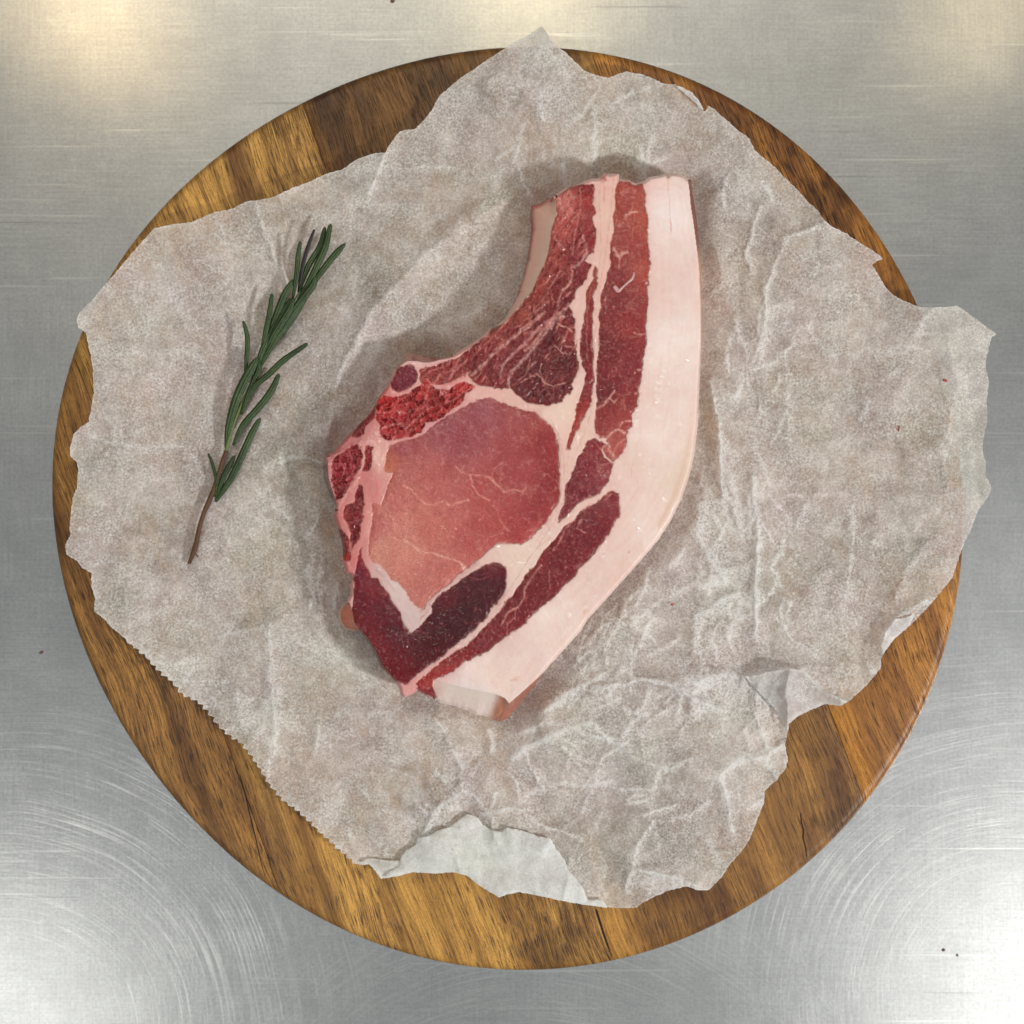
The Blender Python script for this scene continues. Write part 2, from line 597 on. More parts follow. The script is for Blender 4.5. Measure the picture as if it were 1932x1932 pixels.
OUT = (P('Q5', (115, 98), (145, 145), (160, 165), (205, 200), (240, 235), (270, 265), (320, 285), (360, 293), (390, 285), (430, 270),
         (490, 280), (530, 295), (570, 315), (615, 320), (650, 345), (700, 390), (728, 425), (740, 400), (765, 412), (780, 430),
         (820, 460), (850, 490), (895, 520), (910, 555), (935, 585), (970, 610), (1010, 650), (1050, 690), (1080, 720),
         (1110, 755), (1150, 790), (1170, 820), (1200, 850), (1260, 880), (1310, 915), (1360, 945), (1400, 975), (1370, 990),
         (1360, 1000), (1385, 1040), (1410, 1085), (1440, 1115), (1490, 1140), (1545, 1160), (1620, 1160), (1680, 1155),
         (1720, 1180), (1760, 1210), (1800, 1240), (1830, 1262), (1810, 1270), (1800, 1310), (1785, 1380), (1800, 1440),
         (1790, 1520), (1795, 1580), (1780, 1650), (1775, 1700), (1790, 1750), (1785, 1790), (1810, 1840), (1800, 1870),
         (1775, 1905)) +
       P('Q7', (1755, 0), (1735, 60), (1710, 110), (1690, 160), (1675, 210), (1660, 250), (1620, 300), (1560, 370), (1490, 440),
         (1440, 480), (1400, 535), (1395, 550), (1390, 590), (1350, 640), (1310, 680), (1270, 715), (1240, 732), (1180, 725),
         (1120, 750), (1080, 770), (1045, 800), (1040, 830), (1030, 880), (1040, 930), (1035, 965), (1000, 1010), (955, 1050),
         (950, 1100), (930, 1150), (900, 1230), (860, 1290), (830, 1320), (790, 1380), (745, 1425), (700, 1428), (660, 1412),
         (600, 1425), (540, 1450), (500, 1470), (470, 1493), (410, 1495), (350, 1490), (280, 1475), (200, 1465)) +
       P('T6', (1680, 797), (1560, 780), (1430, 760), (1290, 730), (1110, 695), (1040, 710), (985, 730), (900, 680), (840, 640),
         (780, 590), (700, 570), (580, 578), (440, 570), (340, 595), (240, 612), (200, 560), (170, 520), (100, 520)) +
       P('Q6', (1400, 1335)) + sawtooth(serr, 15., 6.)[::-1] +
       P('Q6', (420, 435), (390, 400), (355, 375), (358, 320), (345, 280), (345, 230), (310, 210), (290, 185), (250, 160),
         (245, 125), (268, 85), (262, 60)) +
       P('Q4', (268, 1932), (275, 1880), (290, 1840), (295, 1775), (290, 1745), (265, 1720), (265, 1690), (278, 1640),
         (300, 1615), (335, 1590), (345, 1540), (355, 1480), (350, 1430), (350, 1390), (340, 1330), (330, 1290), (325, 1255),
         (295, 1235), (288, 1205), (300, 1180), (350, 1130), (400, 1070), (460, 1000), (520, 930), (580, 862), (660, 845),
         (720, 840), (765, 820), (810, 800), (870, 790), (930, 760), (980, 755), (1040, 740), (1100, 710), (1160, 690),
         (1220, 660), (1290, 640), (1340, 605), (1400, 580), (1455, 575), (1480, 530), (1510, 495), (1570, 485), (1620, 430),
         (1660, 360), (1730, 300), (1840, 225), (1932, 165)) +
       P('Q5', (50, 140), (95, 110)))

MEAT = (P('T1', (160, 470), (250, 440), (380, 370), (500, 290), (640, 240), (760, 190), (850, 180), (910, 125), (960, 140),
          (1000, 130), (1050, 140), (1055, 190), (1150, 200), (1220, 235), (1300, 215), (1360, 170), (1450, 155), (1520, 135),
          (1545, 155), (1570, 130), (1640, 135), (1700, 155), (1745, 190), (1780, 200), (1800, 350), (1840, 600), (1870, 900),
          (1885, 1150), (1895, 1500), (1900, 1932)) +
        P('M', (1828, 850), (1822, 950), (1815, 1100), (1808, 1250), (1790, 1400), (1765, 1500), (1730, 1600), (1680, 1700),
          (1620, 1790), (1560, 1860), (1490, 1940), (1400, 2040), (1300, 2150)) +
        P('T4', (1690, 0), (1560, 150), (1430, 290), (1365, 370), (1300, 460), (1230, 550), (1150, 650), (1060, 750), (1010, 775), (950, 765),
          (860, 725), (800, 720), (720, 680), (600, 640), (500, 620), (440, 590), (370, 555), (300, 520), (250, 550), (195, 580), (160, 550),
          (150, 490), (110, 440)) +
        P('T3', (820, 1900), (760, 1850), (700, 1785), (640, 1720), (600, 1620), (520, 1480), (430, 1370), (370, 1370), (280, 1350), (230, 1260),
          (220, 1170), (260, 1110), (310, 1040), (350, 990), (340, 900), (360, 830), (350, 800), (300, 780), (260, 650),
          (270, 560), (250, 430), (210, 310), (175, 200), (190, 120)) +
        P('T2', (230, 1830), (210, 1810), (160, 1700), (110, 1560), (105, 1450), (110, 1330), (210, 1290), (300, 1180), (400, 1080), (480, 1000),
          (560, 920), (630, 820), (660, 740), (740, 640), (800, 520), (840, 430), (900, 370), (940, 300), (1000, 290), (1060, 300),
          (1180, 325), (1300, 330), (1400, 315), (1500, 260), (1600, 200), (1700, 130), (1800, 40)) +
        P('M', (870, 810), (920, 760), (960, 690), (985, 640)) +
        P('T1', (0, 1420), (60, 1250), (130, 1000), (165, 700)))

FLAP = (P('T6', (240, 612), (300, 560), (355, 530), (365, 470), (400, 430), (460, 395), (470, 350), (530, 345), (600, 305), (680, 282), (730, 240), (785, 200), (850, 225),
          (880, 265), (940, 305), (1000, 315), (1030, 288), (1100, 300), (1180, 320), (1240, 345), (1310, 355), (1340, 410),
          (1400, 490), (1420, 550), (1480, 620), (1520, 670), (1545, 745), (1640, 745), (1680, 797), (1560, 780), (1430, 760), (1290, 730), (1110, 695),
          (1040, 710), (985, 730), (900, 680), (840, 640), (780, 590), (700, 570), (580, 578), (440, 570), (340, 595)))

# creases: (polyline, ridge height mm, width, whitening)
CR = [
    (P('T5', (440, 0), (480, 160), (510, 330), (522, 520), (522, 680), (535, 830)), 4.0, 16, .8),
    (P('T5', (535, 830), (440, 860), (375, 870), (360, 1000), (345, 1110), (400, 1200), (470, 1340), (540, 1420)), 1.6, 12, .75),
    (P('T5', (545, 740), (590, 870), (630, 960), (660, 1060)), 1.8, 12, .7),
    (P('T5', (750, 700), (760, 870), (790, 1040), (795, 1150), (775, 1400), (772, 1840)), 3.4, 22, 1.0),
    (P('T5', (660, 970), (730, 880), (760, 860)), 1.2, 9, .6),
    (P('T5', (330, 1932), (340, 1700), (480, 1620), (570, 1540), (640, 1530)), 1.8, 14, .7),
    (P('T5', (370, 1500), (440, 1450), (540, 1460)), 1.2, 16, .7),
    (P('T5', (700, 1700), (620, 1730), (560, 1790)), 1., 12, .5),
    (P('Q7', (300, 660), (420, 650), (520, 630), (600, 650), (690, 700), (770, 740)), 2.6, 14, .8),
    (P('Q7', (130, 745), (200, 690), (270, 650), (330, 610)), 2., 18, .7),
    (P('Q7', (0, 930), (60, 880), (180, 830), (300, 790)), 2., 20, .7),
    (P('Q7', (30, 830), (100, 800), (200, 800)), 1.2, 14, .5),
    (P('Q7', (680, 740), (690, 640), (780, 610), (880, 620)), 1.8, 14, .8),
    (P('Q7', (880, 620), (1040, 590), (1100, 598)), 2.8, 16, .8),
    (P('Q7', (1045, 600), (1035, 700), (1043, 800)), 3.2, 18, .9),
    (P('Q7', (1100, 598), (1130, 640), (1175, 680), (1265, 715)), 2.8, 14, .8),
    (P('Q7', (930, 640), (920, 760), (950, 870), (970, 930)), 1.6, 14, .6),
    (P('Q7', (1035, 870), (960, 920), (830, 950), (780, 1000), (810, 1070), (825, 1200)), 2.2, 18, .8),
    (P('Q7', (980, 900), (960, 960), (1000, 1000)), 1.5, 12, .8),
    (P('Q7', (605, 1105), (560, 1120), (500, 1140)), 1.6, 10, .9),
    (P('Q7', (450, 1345), (475, 1260), (530, 1170)), 1.6, 16, .6),
    (P('Q7', (420, 1420), (450, 1350), (600, 1370), (700, 1410)), 1.8, 12, .8),
    (P('Q7', (1395, 550), (1400, 470), (1450, 400), (1560, 330)), 2., 14, .5),
    (P('Q7', (1440, 330), (1480, 240), (1560, 120)), 1.2, 14, .3),
    (P('Q6', (1015, 430), (1020, 640), (1040, 830), (1010, 990)), 1.8, 24, .6),
    (P('Q6', (890, 690), (900, 770), (930, 830)), 1.2, 20, .5),
    (P('Q6', (1605, 1215), (1630, 1140), (1700, 1080), (1740, 1050)), 1.8, 12, .8),
    (P('Q6', (1740, 1050), (1740, 960), (1690, 850), (1640, 780)), 1.6, 14, .4),
    (P('Q6', (1740, 1050), (1790, 1070), (1830, 1120)), 1.4, 12, .5),
    (P('Q6', (840, 470), (900, 450), (1000, 440)), .8, 10, .5),
    (P('Q6', (640, 620), (700, 640), (850, 640)), .7, 12, .3),
    (P('T6', (900, 210), (950, 175), (1050, 170), (1150, 175)), 1.2, 9, .9),
    (P('Q4', (1460, 575), (1430, 640), (1390, 730)), 1.8, 14, .7),
    (P('Q4', (960, 780), (1010, 900), (1050, 1000), (1090, 1090)), 1.3, 12, .4),
    (P('Q4', (1060, 1745), (1110, 1725), (1220, 1740)), 2., 9, .9),
    (P('Q4', (1290, 1560), (1150, 1640), (1000, 1770)), 2., 26, .15),
    (P('Q4', (1932, 740), (1800, 820), (1600, 960), (1400, 1180), (1280, 1400), (1230, 1680)), 4.5, 46, .12),
    (P('Q4', (1450, 630), (1600, 630), (1710, 635)), .8, 9, .35),
    (P('Q4', (280, 1620), (400, 1670), (560, 1690), (700, 1680)), 1.2, 16, .2),
    (P('Q5', (930, 790), (900, 900), (880, 950), (900, 1020)), 1.2, 8, .7),
    (P('Q5', (1180, 840), (1100, 870), (1030, 900), (990, 1010), (955, 1090), (960, 1200), (930, 1320), (900, 1400)), 1.6, 12, .45),
    (P('Q5', (810, 670), (795, 740), (800, 780)), .9, 7, .7),
    (P('Q5', (940, 690), (985, 750)), .8, 6, .8),
    (P('Q5', (1030, 1320), (1040, 1480), (1045, 1640)), 1.0, 14, .35),
    (P('Q5', (1640, 1250), (1680, 1450), (1620, 1700), (1650, 1850)), 1.6, 30, .1),
    (P('Q5', (20, 330), (140, 420), (250, 470), (400, 440)), 2.0, 36, .05),
    (P('Q5', (100, 180), (60, 300), (20, 420)), 1.4, 34, .0),
]

random.seed(11)
_rc = random.Random(8)
for i in range(80):         # small random creases everywhere
    u, v = _rc.uniform(200, 1800), _rc.uniform(150, 1650)
    a = _rc.uniform(0, math.pi)
    pts = [(u, v)]
    for j in range(_rc.randint(1, 3)):
        a += _rc.uniform(-.7, .7)
        l = _rc.uniform(18, 60)
        u += math.cos(a) * l
        v += math.sin(a) * l
        pts.append((u, v))
    CR.append((pts, _rc.uniform(.3, .9), _rc.uniform(6, 16), _rc.uniform(.15, .6)))

# bundles of fine sharp wrinkles where the sheet was squeezed: right of the chop, below it, near the lower right corner
for (u0, v0, u1, v1, ang, spread, cnt) in ((1090, 1020, 1330, 1300, 2.05, .45, 34), (1325, 880, 1490, 1320, 1.5, .6, 34),
                                           (1130, 1250, 1480, 1520, 2.7, .7, 36), (760, 1330, 1100, 1560, 1.1, .9, 16),
                                           (1360, 560, 1480, 900, 1.8, .4, 12), (980, 150, 1240, 320, 1.9, .7, 12),
                                           (580, 880, 640, 1150, 1.6, .5, 8)):
    for i in range(cnt):
        u, v = _rc.uniform(u0, u1), _rc.uniform(v0, v1)
        a = ang + _rc.uniform(-spread, spread)
        pts = [(u, v)]
        for j in range(_rc.randint(2, 3)):
            l = _rc.uniform(12, 38)
            u += math.cos(a) * l
            v += math.sin(a) * l
            a += _rc.uniform(-.5, .5)
            pts.append((u, v))
        CR.append((pts, _rc.uniform(.4, 1.1), _rc.uniform(3.5, 8), _rc.uniform(.4, .9)))


def facets(U, V, spacing, seed):
    """crumple: random heights joined by flat triangles, as stiff paper folds"""
    from mathutils.geometry import delaunay_2d_cdt
    from mathutils import Vector
    rn = random.Random(seed)
    pts = []
    j = 0
    y = 20.
    while y < 1900:
        x = 20. + (spacing * .5 if j % 2 else 0)
        while x < 1960:
            pts.append(Vector((x + rn.uniform(-.48, .48) * spacing, y + rn.uniform(-.48, .48) * spacing)))
            x += spacing
        y += spacing * .87
        j += 1
    hs = [rn.random() for _ in pts]
    vs, es, fs, ov, oe, of = delaunay_2d_cdt(pts, [], [], 0, 1e-6)
    hv = [hs[o[0]] if o else 0. for o in ov]
    out = np.zeros(U.shape)
    edge = np.full(U.shape, 99.)
    for f in fs:
        (x0, y0), (x1, y1), (x2, y2) = (vs[i] for i in f[:3])
        den = (y1 - y2) * (x0 - x2) + (x2 - x1) * (y0 - y2)
        if abs(den) < 1e-6:
            continue
        lo_x, hi_x, lo_y, hi_y = min(x0, x1, x2), max(x0, x1, x2), min(y0, y1, y2), max(y0, y1, y2)
        BU0, BV0 = U[0, 0], V[0, 0]
        stp = _GS[0]
        a0, a1 = int((lo_y - BV0) / stp) - 8, int((hi_y - BV0) / stp) + 9
        b0, b1 = int((lo_x - BU0) / stp) - 8, int((hi_x - BU0) / stp) + 9
        a0, b0 = max(a0, 0), max(b0, 0)
        if a1 <= a0 or b1 <= b0:
            continue
        u, v = _GW[0][a0:a1, b0:b1], _GW[1][a0:a1, b0:b1]
        if u.size == 0:
            continue
        w0 = ((y1 - y2) * (u - x2) + (x2 - x1) * (v - y2)) / den
        w1 = ((y2 - y0) * (u - x2) + (x0 - x2) * (v - y2)) / den
        w2 = 1 - w0 - w1
        ins = (w0 >= -1e-6) & (w1 >= -1e-6) & (w2 >= -1e-6)
        hh = w0 * hv[f[0]] + w1 * hv[f[1]] + w2 * hv[f[2]]
        out[a0:a1, b0:b1][ins] = hh[ins]
        ed = np.minimum(np.minimum(w0, w1), w2) * spacing * .8
        edge[a0:a1, b0:b1][ins] = ed[ins]
    return out, edge


def disc(u, v, r_):
    return [(u + r_ * math.cos(a * .7), v + r_ * math.sin(a * .7)) for a in range(9)]


# stiffened whitish areas (+) and thin places lying tight on the wood (-)
PATCH = [
    (P('T5', (440, 760), (535, 830), (650, 1050), (740, 900), (795, 1150), (780, 1840), (560, 1932), (330, 1932), (340, 1700), (470, 1400), (345, 1110), (370, 870)), .42, 6),
    (P('Q7', (680, 600), (880, 610), (1040, 600), (1045, 800), (960, 930), (780, 1000), (830, 1200), (760, 1000), (900, 860), (800, 740), (690, 720)), .38, 8),
    (P('Q7', (130, 745), (200, 690), (330, 610), (250, 680), (160, 750)), .8, 3),
    (P('Q7', (0, 930), (60, 870), (300, 780), (200, 830), (60, 910)), .6, 5),
    (P('Q6', (890, 700), (1010, 690), (1000, 830), (920, 830)), .55, 5),
    (P('T6', (510, 340), (560, 180), (700, 90), (640, 160), (590, 290)), .7, 4),
    (P('Q7', (470, 1370), (600, 1370), (700, 1400), (660, 1412), (540, 1450), (480, 1400)), .6, 4),
    (P('Q4', (1340, 640), (1450, 580), (1430, 700), (1380, 860), (1300, 860)), .3, 8),
    (P('Q5', (40, 200), (110, 100), (240, 235), (180, 260)), .35, 8),
    (P('Q5', (1740, 1200), (1830, 1262), (1800, 1440), (1790, 1750), (1720, 1700), (1740, 1400)), .3, 10),
    (disc(*P('Q6', (1550, 1050))[0], 48), -.55, 18), (disc(*P('Q4', (1070, 1820))[0], 34), -.55, 12),
    (disc(*P('Q6', (1210, 210))[0], 34), -.45, 14), (disc(*P('Q6', (1190, 330))[0], 26), -.4, 12),
    (disc(1480, 1120, 60), -.25, 30), (disc(1190, 1470, 70), -.2, 30), (disc(900, 1350, 60), -.35, 25), (disc(1000, 300, 70), -.25, 30),
    (disc(300, 1000, 60), -.3, 26), (disc(620, 1000, 24), -.45, 10), (disc(1380, 620, 60), -.3, 26), (disc(1420, 1340, 60), -.25, 30),
]
_GS = [2.6]
_GW = [None, None]


def paper_fields(U, V, step=2.6):
    """height above the board's top (m) and whitening of the paper at photo point"""
    wU = U + 4 * perlin(U / 34, V / 34, 61) + 2.5 * perlin(U / 9, V / 9, 62)
    wV = V + 4 * perlin(U / 34, V / 34, 63) + 2.5 * perlin(U / 9, V / 9, 64)
    h = np.zeros(U.shape)
    wht = np.zeros(U.shape)
    for pts, hh, w, wt in CR:
        m = near(U, V, pts, w * 4 + 12)
        if not m.any():
            continue
        d = line_dist(wU[m], wV[m], pts)
        h[m] = np.maximum(h[m] * .55, 0) * 0 + np.maximum(h[m], hh * np.exp(-d / w)) + .35 * np.minimum(h[m], hh * np.exp(-d / w))
        wht[m] = np.maximum(wht[m], wt * 1.5 * np.exp(-(d / (1.6 + w * .14)) ** 1.0))
    # crumple facets
    _GS[0] = step
    _GW[0] = U + 9 * perlin(U / 70, V / 70, 65)
    _GW[1] = V + 9 * perlin(U / 70, V / 70, 66)
    F, E = facets(U, V, 150, 31)
    G, E2 = facets(U, V, 62, 32)
    K3, E3 = facets(U, V, 27, 33)
    act = .35 + .65 * sstep(-.25, .35, fbm(U / 170, V / 170, 79, 2))
    act = np.maximum(act, sstep(1150, 1300, U) * sstep(800, 1000, V) * .9)
    act = np.maximum(act, sstep(1180, 1300, V) * .8)
    h += 3.2 * F + 2.1 * G * act + .75 * K3 * act
    h += 2.0 * (fbm(U / 230, V / 230, 21, 3) + .5)
    h += .10 * fbm(U / 12, V / 12, 30, 3)
    nn = .55 + .9 * fbm(U / 10, V / 10, 79, 3)
    wht = wht * np.clip(.45 + 1.1 * nn, 0, 1.4)
    wht += .20 * np.exp(-E / 4.) * sstep(.0, .5, fbm(U / 60, V / 60, 77, 2)) * nn
    wht += .85 * np.exp(-E2 / 1.5) * sstep(-.1, .4, fbm(U / 46, V / 46, 78, 2)) * nn * act
    for pts, amt, soft in PATCH:
        mm = near(U, V, pts, 40)
        if mm.any():
            d = poly_sdf(wU[mm], wV[mm], pts)
            wht[mm] += amt * sstep(soft, -soft, d) * (.55 + 1.1 * fbm(U[mm] / 22, V[mm] / 22, 88, 3))
    # rim of the sheet lifts a little, more at the far corners
    r = np.hypot(U - 955, V - 957)
    h += 6.0 * sstep(560, 960, r) ** 1.5
    return h, wht


STEP = 2.6


def grid_patch(poly, step, fields, edge_noise=1.2, seed=0, pad=6):
    p = np.asarray(poly)
    u0, v0 = p.min(0) - pad
    u1, v1 = p.max(0) + pad
    nu, nv = int((u1 - u0) / step) + 1, int((v1 - v0) / step) + 1
    u = u0 + np.arange(nu) * step
    v = v0 + np.arange(nv) * step
    U, V = np.meshgrid(u, v)
    sd = poly_sdf(U, V, poly)
    sd = sd + edge_noise * (fbm(U / 9, V / 9, 40 + seed, 3) * 1.6)
    cen = (sd[:-1, :-1] + sd[1:, :-1] + sd[:-1, 1:] + sd[1:, 1:]) / 4
    keep = cen < 0
    # snap
    gy, gx = np.gradient(sd, step)
    gl = np.hypot(gx, gy) + 1e-6
    touchK = np.zeros(sd.shape, bool)
    touchN = np.zeros(sd.shape, bool)
    for dy in (0, 1):
        for dx in (0, 1):
            sl = touchK[dy:dy + nv - 1, dx:dx + nu - 1]
            sl |= keep
            sl = touchN[dy:dy + nv - 1, dx:dx + nu - 1]
            sl |= ~keep
    bnd = touchK & touchN
    mv = np.where(bnd, np.clip(sd, -step * .8, step * .8), 0)
    U2 = U - gx / gl * mv
    V2 = V - gy / gl * mv
    return U2, V2, sd, keep, bnd


def cells_to_mesh(keep, idx):
    a = idx[:-1, :-1][keep]
    b = idx[:-1, 1:][keep]
    c = idx[1:, 1:][keep]
    d = idx[1:, :-1][keep]
    return np.stack([a, d, c, b], 1)      # v grows downwards in the picture -> this order faces up


MEAT_CORE = None


def paper_mat(name, opac, tint, tex=1.):
    k = NT(name)
    p = k.pos()
    wht = k.n('ShaderNodeAttribute', attribute_name='wht').outputs['Fac']
    d = k.noise(p, 420., 2, .6, out=1)
    d = k.n('ShaderNodeVectorMath', {0: d, 1: (.0022, .0022, 0)}, operation='MULTIPLY').outputs[0]
    q = k.n('ShaderNodeVectorMath', {0: p, 1: d}, operation='ADD').outputs[0]
    # curly fibres: thin level lines of warped noise
    cloud = k.noise(p, 60., 4, .65)
    cloud2 = k.noise(p, 210., 3, .6)
    zone = k.ramp(k.noise(k.mapping(p, loc=(3, 1, 0)), 85., 3, .6), ((.36, .35), (.62, 1.)))
    a = k.noise(q, 780., 3, .6)
    fib = k.ramp(k.math('ABSOLUTE', k.math('SUBTRACT', a, .5)), ((0., 1.), (.085, 0.)))
    fib = k.math('MULTIPLY', fib, k.ramp(cloud2, ((.38, .05), (.62, 1.))))
    fib = k.math('MULTIPLY', fib, zone)
    a2 = k.noise(q, 560., 3, .65)
    fib2 = k.ramp(k.math('ABSOLUTE', k.math('SUBTRACT', a2, .53)), ((0., 1.), (.022, 0.)))
    sel = k.ramp(k.noise(p, 330., 3, .7), ((.54, 0.), (.66, 1.)))
    fibs = k.math('MAXIMUM', k.math('MULTIPLY', fib, .85), k.math('MULTIPLY', fib2, k.math('MULTIPLY', sel, 1.8)))
    clumps = k.noise(p, 1300., 3, .7)
    cl = k.ramp(clumps, ((.34, 0.), (.66, 1.)))
    op = k.math('ADD', opac, k.math('MULTIPLY', fibs, .25))
    op = k.math('ADD', op, k.math('MULTIPLY', k.math('SUBTRACT', cl, .5), .28 * tex))
    op = k.math('ADD', op, k.math('MULTIPLY', k.math('SUBTRACT', cloud, .5), .75 * tex))
    op = k.math('ADD', op, k.math('MULTIPLY', k.math('SUBTRACT', cloud2, .5), .25))
    whtn = k.math('MULTIPLY', wht, k.math('ADD', .45, k.math('MULTIPLY', cl, .75)))
    op = k.math('ADD', op, k.math('MULTIPLY', whtn, .60), clamp=True)
    c = k.mix(k.math('MULTIPLY', k.math('ADD', fibs, k.math('MAXIMUM', whtn, 0.0)), .9, clamp=True), tint, lin((248, 249, 248)))
    c = k.mix(k.math('MULTIPLY', k.math('SUBTRACT', 1.0, cl), k.math('MULTIPLY', zone, .58 * tex)), c, lin((146, 133, 123)))
    c = k.mix(k.math('MULTIPLY', k.ramp(cloud2, ((.35, .22), (.6, 0.))), tex), c, lin((188, 176, 168)))
    hue = k.noise(p, 38., 2, .5, out=1)
    c = k.mix(.14, c, hue, 'OVERLAY')
    h = k.math('ADD', k.math('MULTIPLY', fibs, .7), clumps)
    bmp = k.bump(h, .8, .00022 * (.3 + .7 * tex))
    dif = k.n('ShaderNodeBsdfPrincipled', {'Base Color': c, 'Roughness': .5, 'Normal': bmp, 'Specular IOR Level': .35})
    tr = k.n('ShaderNodeBsdfTranslucent', {0: c, 1: bmp})
    mx = k.n('ShaderNodeMixShader', {0: .22, 1: dif.outputs[0], 2: tr.outputs[0]})
    tp = k.n('ShaderNodeBsdfTransparent', {0: (.98, .97, .95, 1)})
    fin = k.n('ShaderNodeMixShader', {0: op, 1: tp.outputs[0], 2: mx.outputs[0]})
    return k.surf(fin.outputs[0])


U, V, sd, keep, bnd = grid_patch(OUT, STEP, None, 1.3, 1)
h, wht = paper_fields(U, V)
ms = poly_sdf(U, V, MEAT)
flat = sstep(-14, 46, ms)
# under the meat the sheet is pressed down; round it it keeps its folds
h = h * (.10 + .90 * flat)
wht = wht + .35 * sstep(4, 0, -sd) * (sd > -6)
pz = ZB + .0004 + np.maximum(h, 0.0) * 1e-3
PZ_U0, PZ_V0 = U[0, 0], V[0, 0]
_pu0, _pv0 = np.asarray(OUT).min(0) - 6
PH = pz.copy()


def paper_z(u, v):
    i = int(round((v - _pv0) / STEP))
    j = int(round((u - _pu0) / STEP))
    i = max(0, min(PH.shape[0] - 1, i))
    j = max(0, min(PH.shape[1] - 1, j))
    return float(PH[i, j])


X, Y = world_xy(U, V, pz)
idx = np.arange(U.size).reshape(U.shape)
q = cells_to_mesh(keep, idx)
used = np.unique(q)
rem = -np.ones(U.size, np.int64)
rem[used] = np.arange(len(used))
pm_ = paper_mat('parchment', .71, lin((240, 233, 227)))
paper = thing('baking_paper', 'crumpled translucent greaseproof paper with torn edges under the pork chop', 'paper', (0, 0, ZB))
me = make_mesh('sheet', np.stack([X.ravel()[used], Y.ravel()[used], pz.ravel()[used]], 1), rem[q],
               attrs={'wht': np.clip(wht.ravel()[used], -.7, 1)})
child('sheet', me, pm_, paper)


def layer(name, poly, lift, seed, opac, tint, extra=None):
    U, V, sd, keep, bnd = grid_patch(poly, 2.4, None, 1.0, seed)
    h0, w0 = paper_fields(U, V, 2.4)
    b = np.clip(-sd / 26., 0, 1)
    own = .7 * (fbm(U / 60, V / 60, seed + 5, 3) + .4)
    _GS[0] = 2.4
    _GW[0] = U
    _GW[1] = V
    f1, e1 = facets(U, V, 70, seed + 4)
    own = own + 1.5 * f1
    z = ZB + .0004 + (h0 + lift * (.35 + .65 * np.sqrt(b)) + own * .8) * 1e-3
    if extra is not None:
        z = z + extra(U, V) * 1e-3
    X, Y = world_xy(U, V, z)
    idx = np.arange(U.size).reshape(U.shape)
    q = cells_to_mesh(keep, idx)
    used = np.unique(q)
    rem = -np.ones(U.size, np.int64)
    rem[used] = np.arange(len(used))
    w = .15 * np.exp(-e1 / 4.) + .30 * (sd > -4)
    me = make_mesh(name, np.stack([X.ravel()[used], Y.ravel()[used], z.ravel()[used]], 1), rem[q],
                   attrs={'wht': np.clip(w.ravel()[used], 0, 1)})
    return child(name, me, paper_mat(name + '_paper', min(opac + .10, .9), tint, .35), paper)


f = layer('folded_flap', FLAP, 2.2, 50, .80, lin((232, 234, 232)))
f['label'] = 'whiter flap folded back over the lower edge'
f = layer('folded_flap', P('Q7', (880, 622), (960, 605), (1040, 590), (1100, 597), (1130, 625), (1170, 660), (1215, 690), (1265, 715), (1240, 732),
                           (1180, 725), (1120, 750), (1080, 770), (1045, 800), (1043, 830), (1025, 800), (990, 740), (940, 690)),
          2.4, 70, .62, lin((214, 210, 204)))
f['label'] = 'small raised tube-like fold at the lower right edge'
f = layer('folded_flap', P('Q7', (1395, 550), (1392, 510), (1410, 450), (1440, 405), (1480, 400), (1520, 385), (1500, 430), (1440, 480), (1405, 530)),
          1.4, 80, .70, lin((222, 220, 218)))
f['label'] = 'narrow bright turned-up strip on the right edge'
f = layer('folded_flap', P('T6', (100, 520), (140, 490), (175, 482), (260, 495), (370, 500), (360, 540), (300, 560), (240, 612), (200, 560), (165, 520)),
          1.2, 90, .62, lin((218, 218, 216)))
f['label'] = 'tiny turned corner beside the big flap'
f = layer('folded_flap', P('Q5', (615, 320), (640, 328), (680, 350), (705, 378), (728, 425), (700, 395), (650, 352)),
          1.0, 95, .7, lin((222, 220, 218)))
f['label'] = 'thin light sliver turned over on the top edge'

# ------------------------------------------------------------------ pork chop
MSTEP = 1.35
MT = ZB + .0205           # top of the meat
U, V, sd, keep, bnd = grid_patch(MEAT, MSTEP, None, .7, 5)
shp = U.shape
nz1 = fbm(U / 26, V / 26, 101, 4)
nz2 = fbm(U / 7, V / 7, 111, 3)
nzw = fbm(U / 60, V / 60, 121, 3)
wamp = .35 + 1.3 * sstep(-.3, .5, fbm(U / 45, V / 45, 137, 2))
wu = U + 2.8 * wamp * fbm(U / 9, V / 9, 131, 3) + 4.5 * fbm(U / 30, V / 30, 132, 2)
wv = V + 2.8 * wamp * fbm(U / 9, V / 9, 133, 3) + 4.5 * fbm(U / 30, V / 30, 134, 2)

REG = {}     # name -> (label id, polygon, anchors)


def anchors(*a):
    return [(u, v, lin(c)) for (u, v, c) in a]


def idw(an, U, V, p=2.4):
    num = np.zeros(U.shape + (3,))
    den = np.zeros(U.shape)
    for u, v, c in an:
        w = 1 / (((U - u) ** 2 + (V - v) ** 2) + 200.) ** (p / 2)
        num += w[..., None] * c
        den += w
    return num / den[..., None]


def A1(fr, *pts):
    a, b, s = FR[fr]
    return anchors(*[(a + s * x, b + s * y, c) for x, y, c in pts])


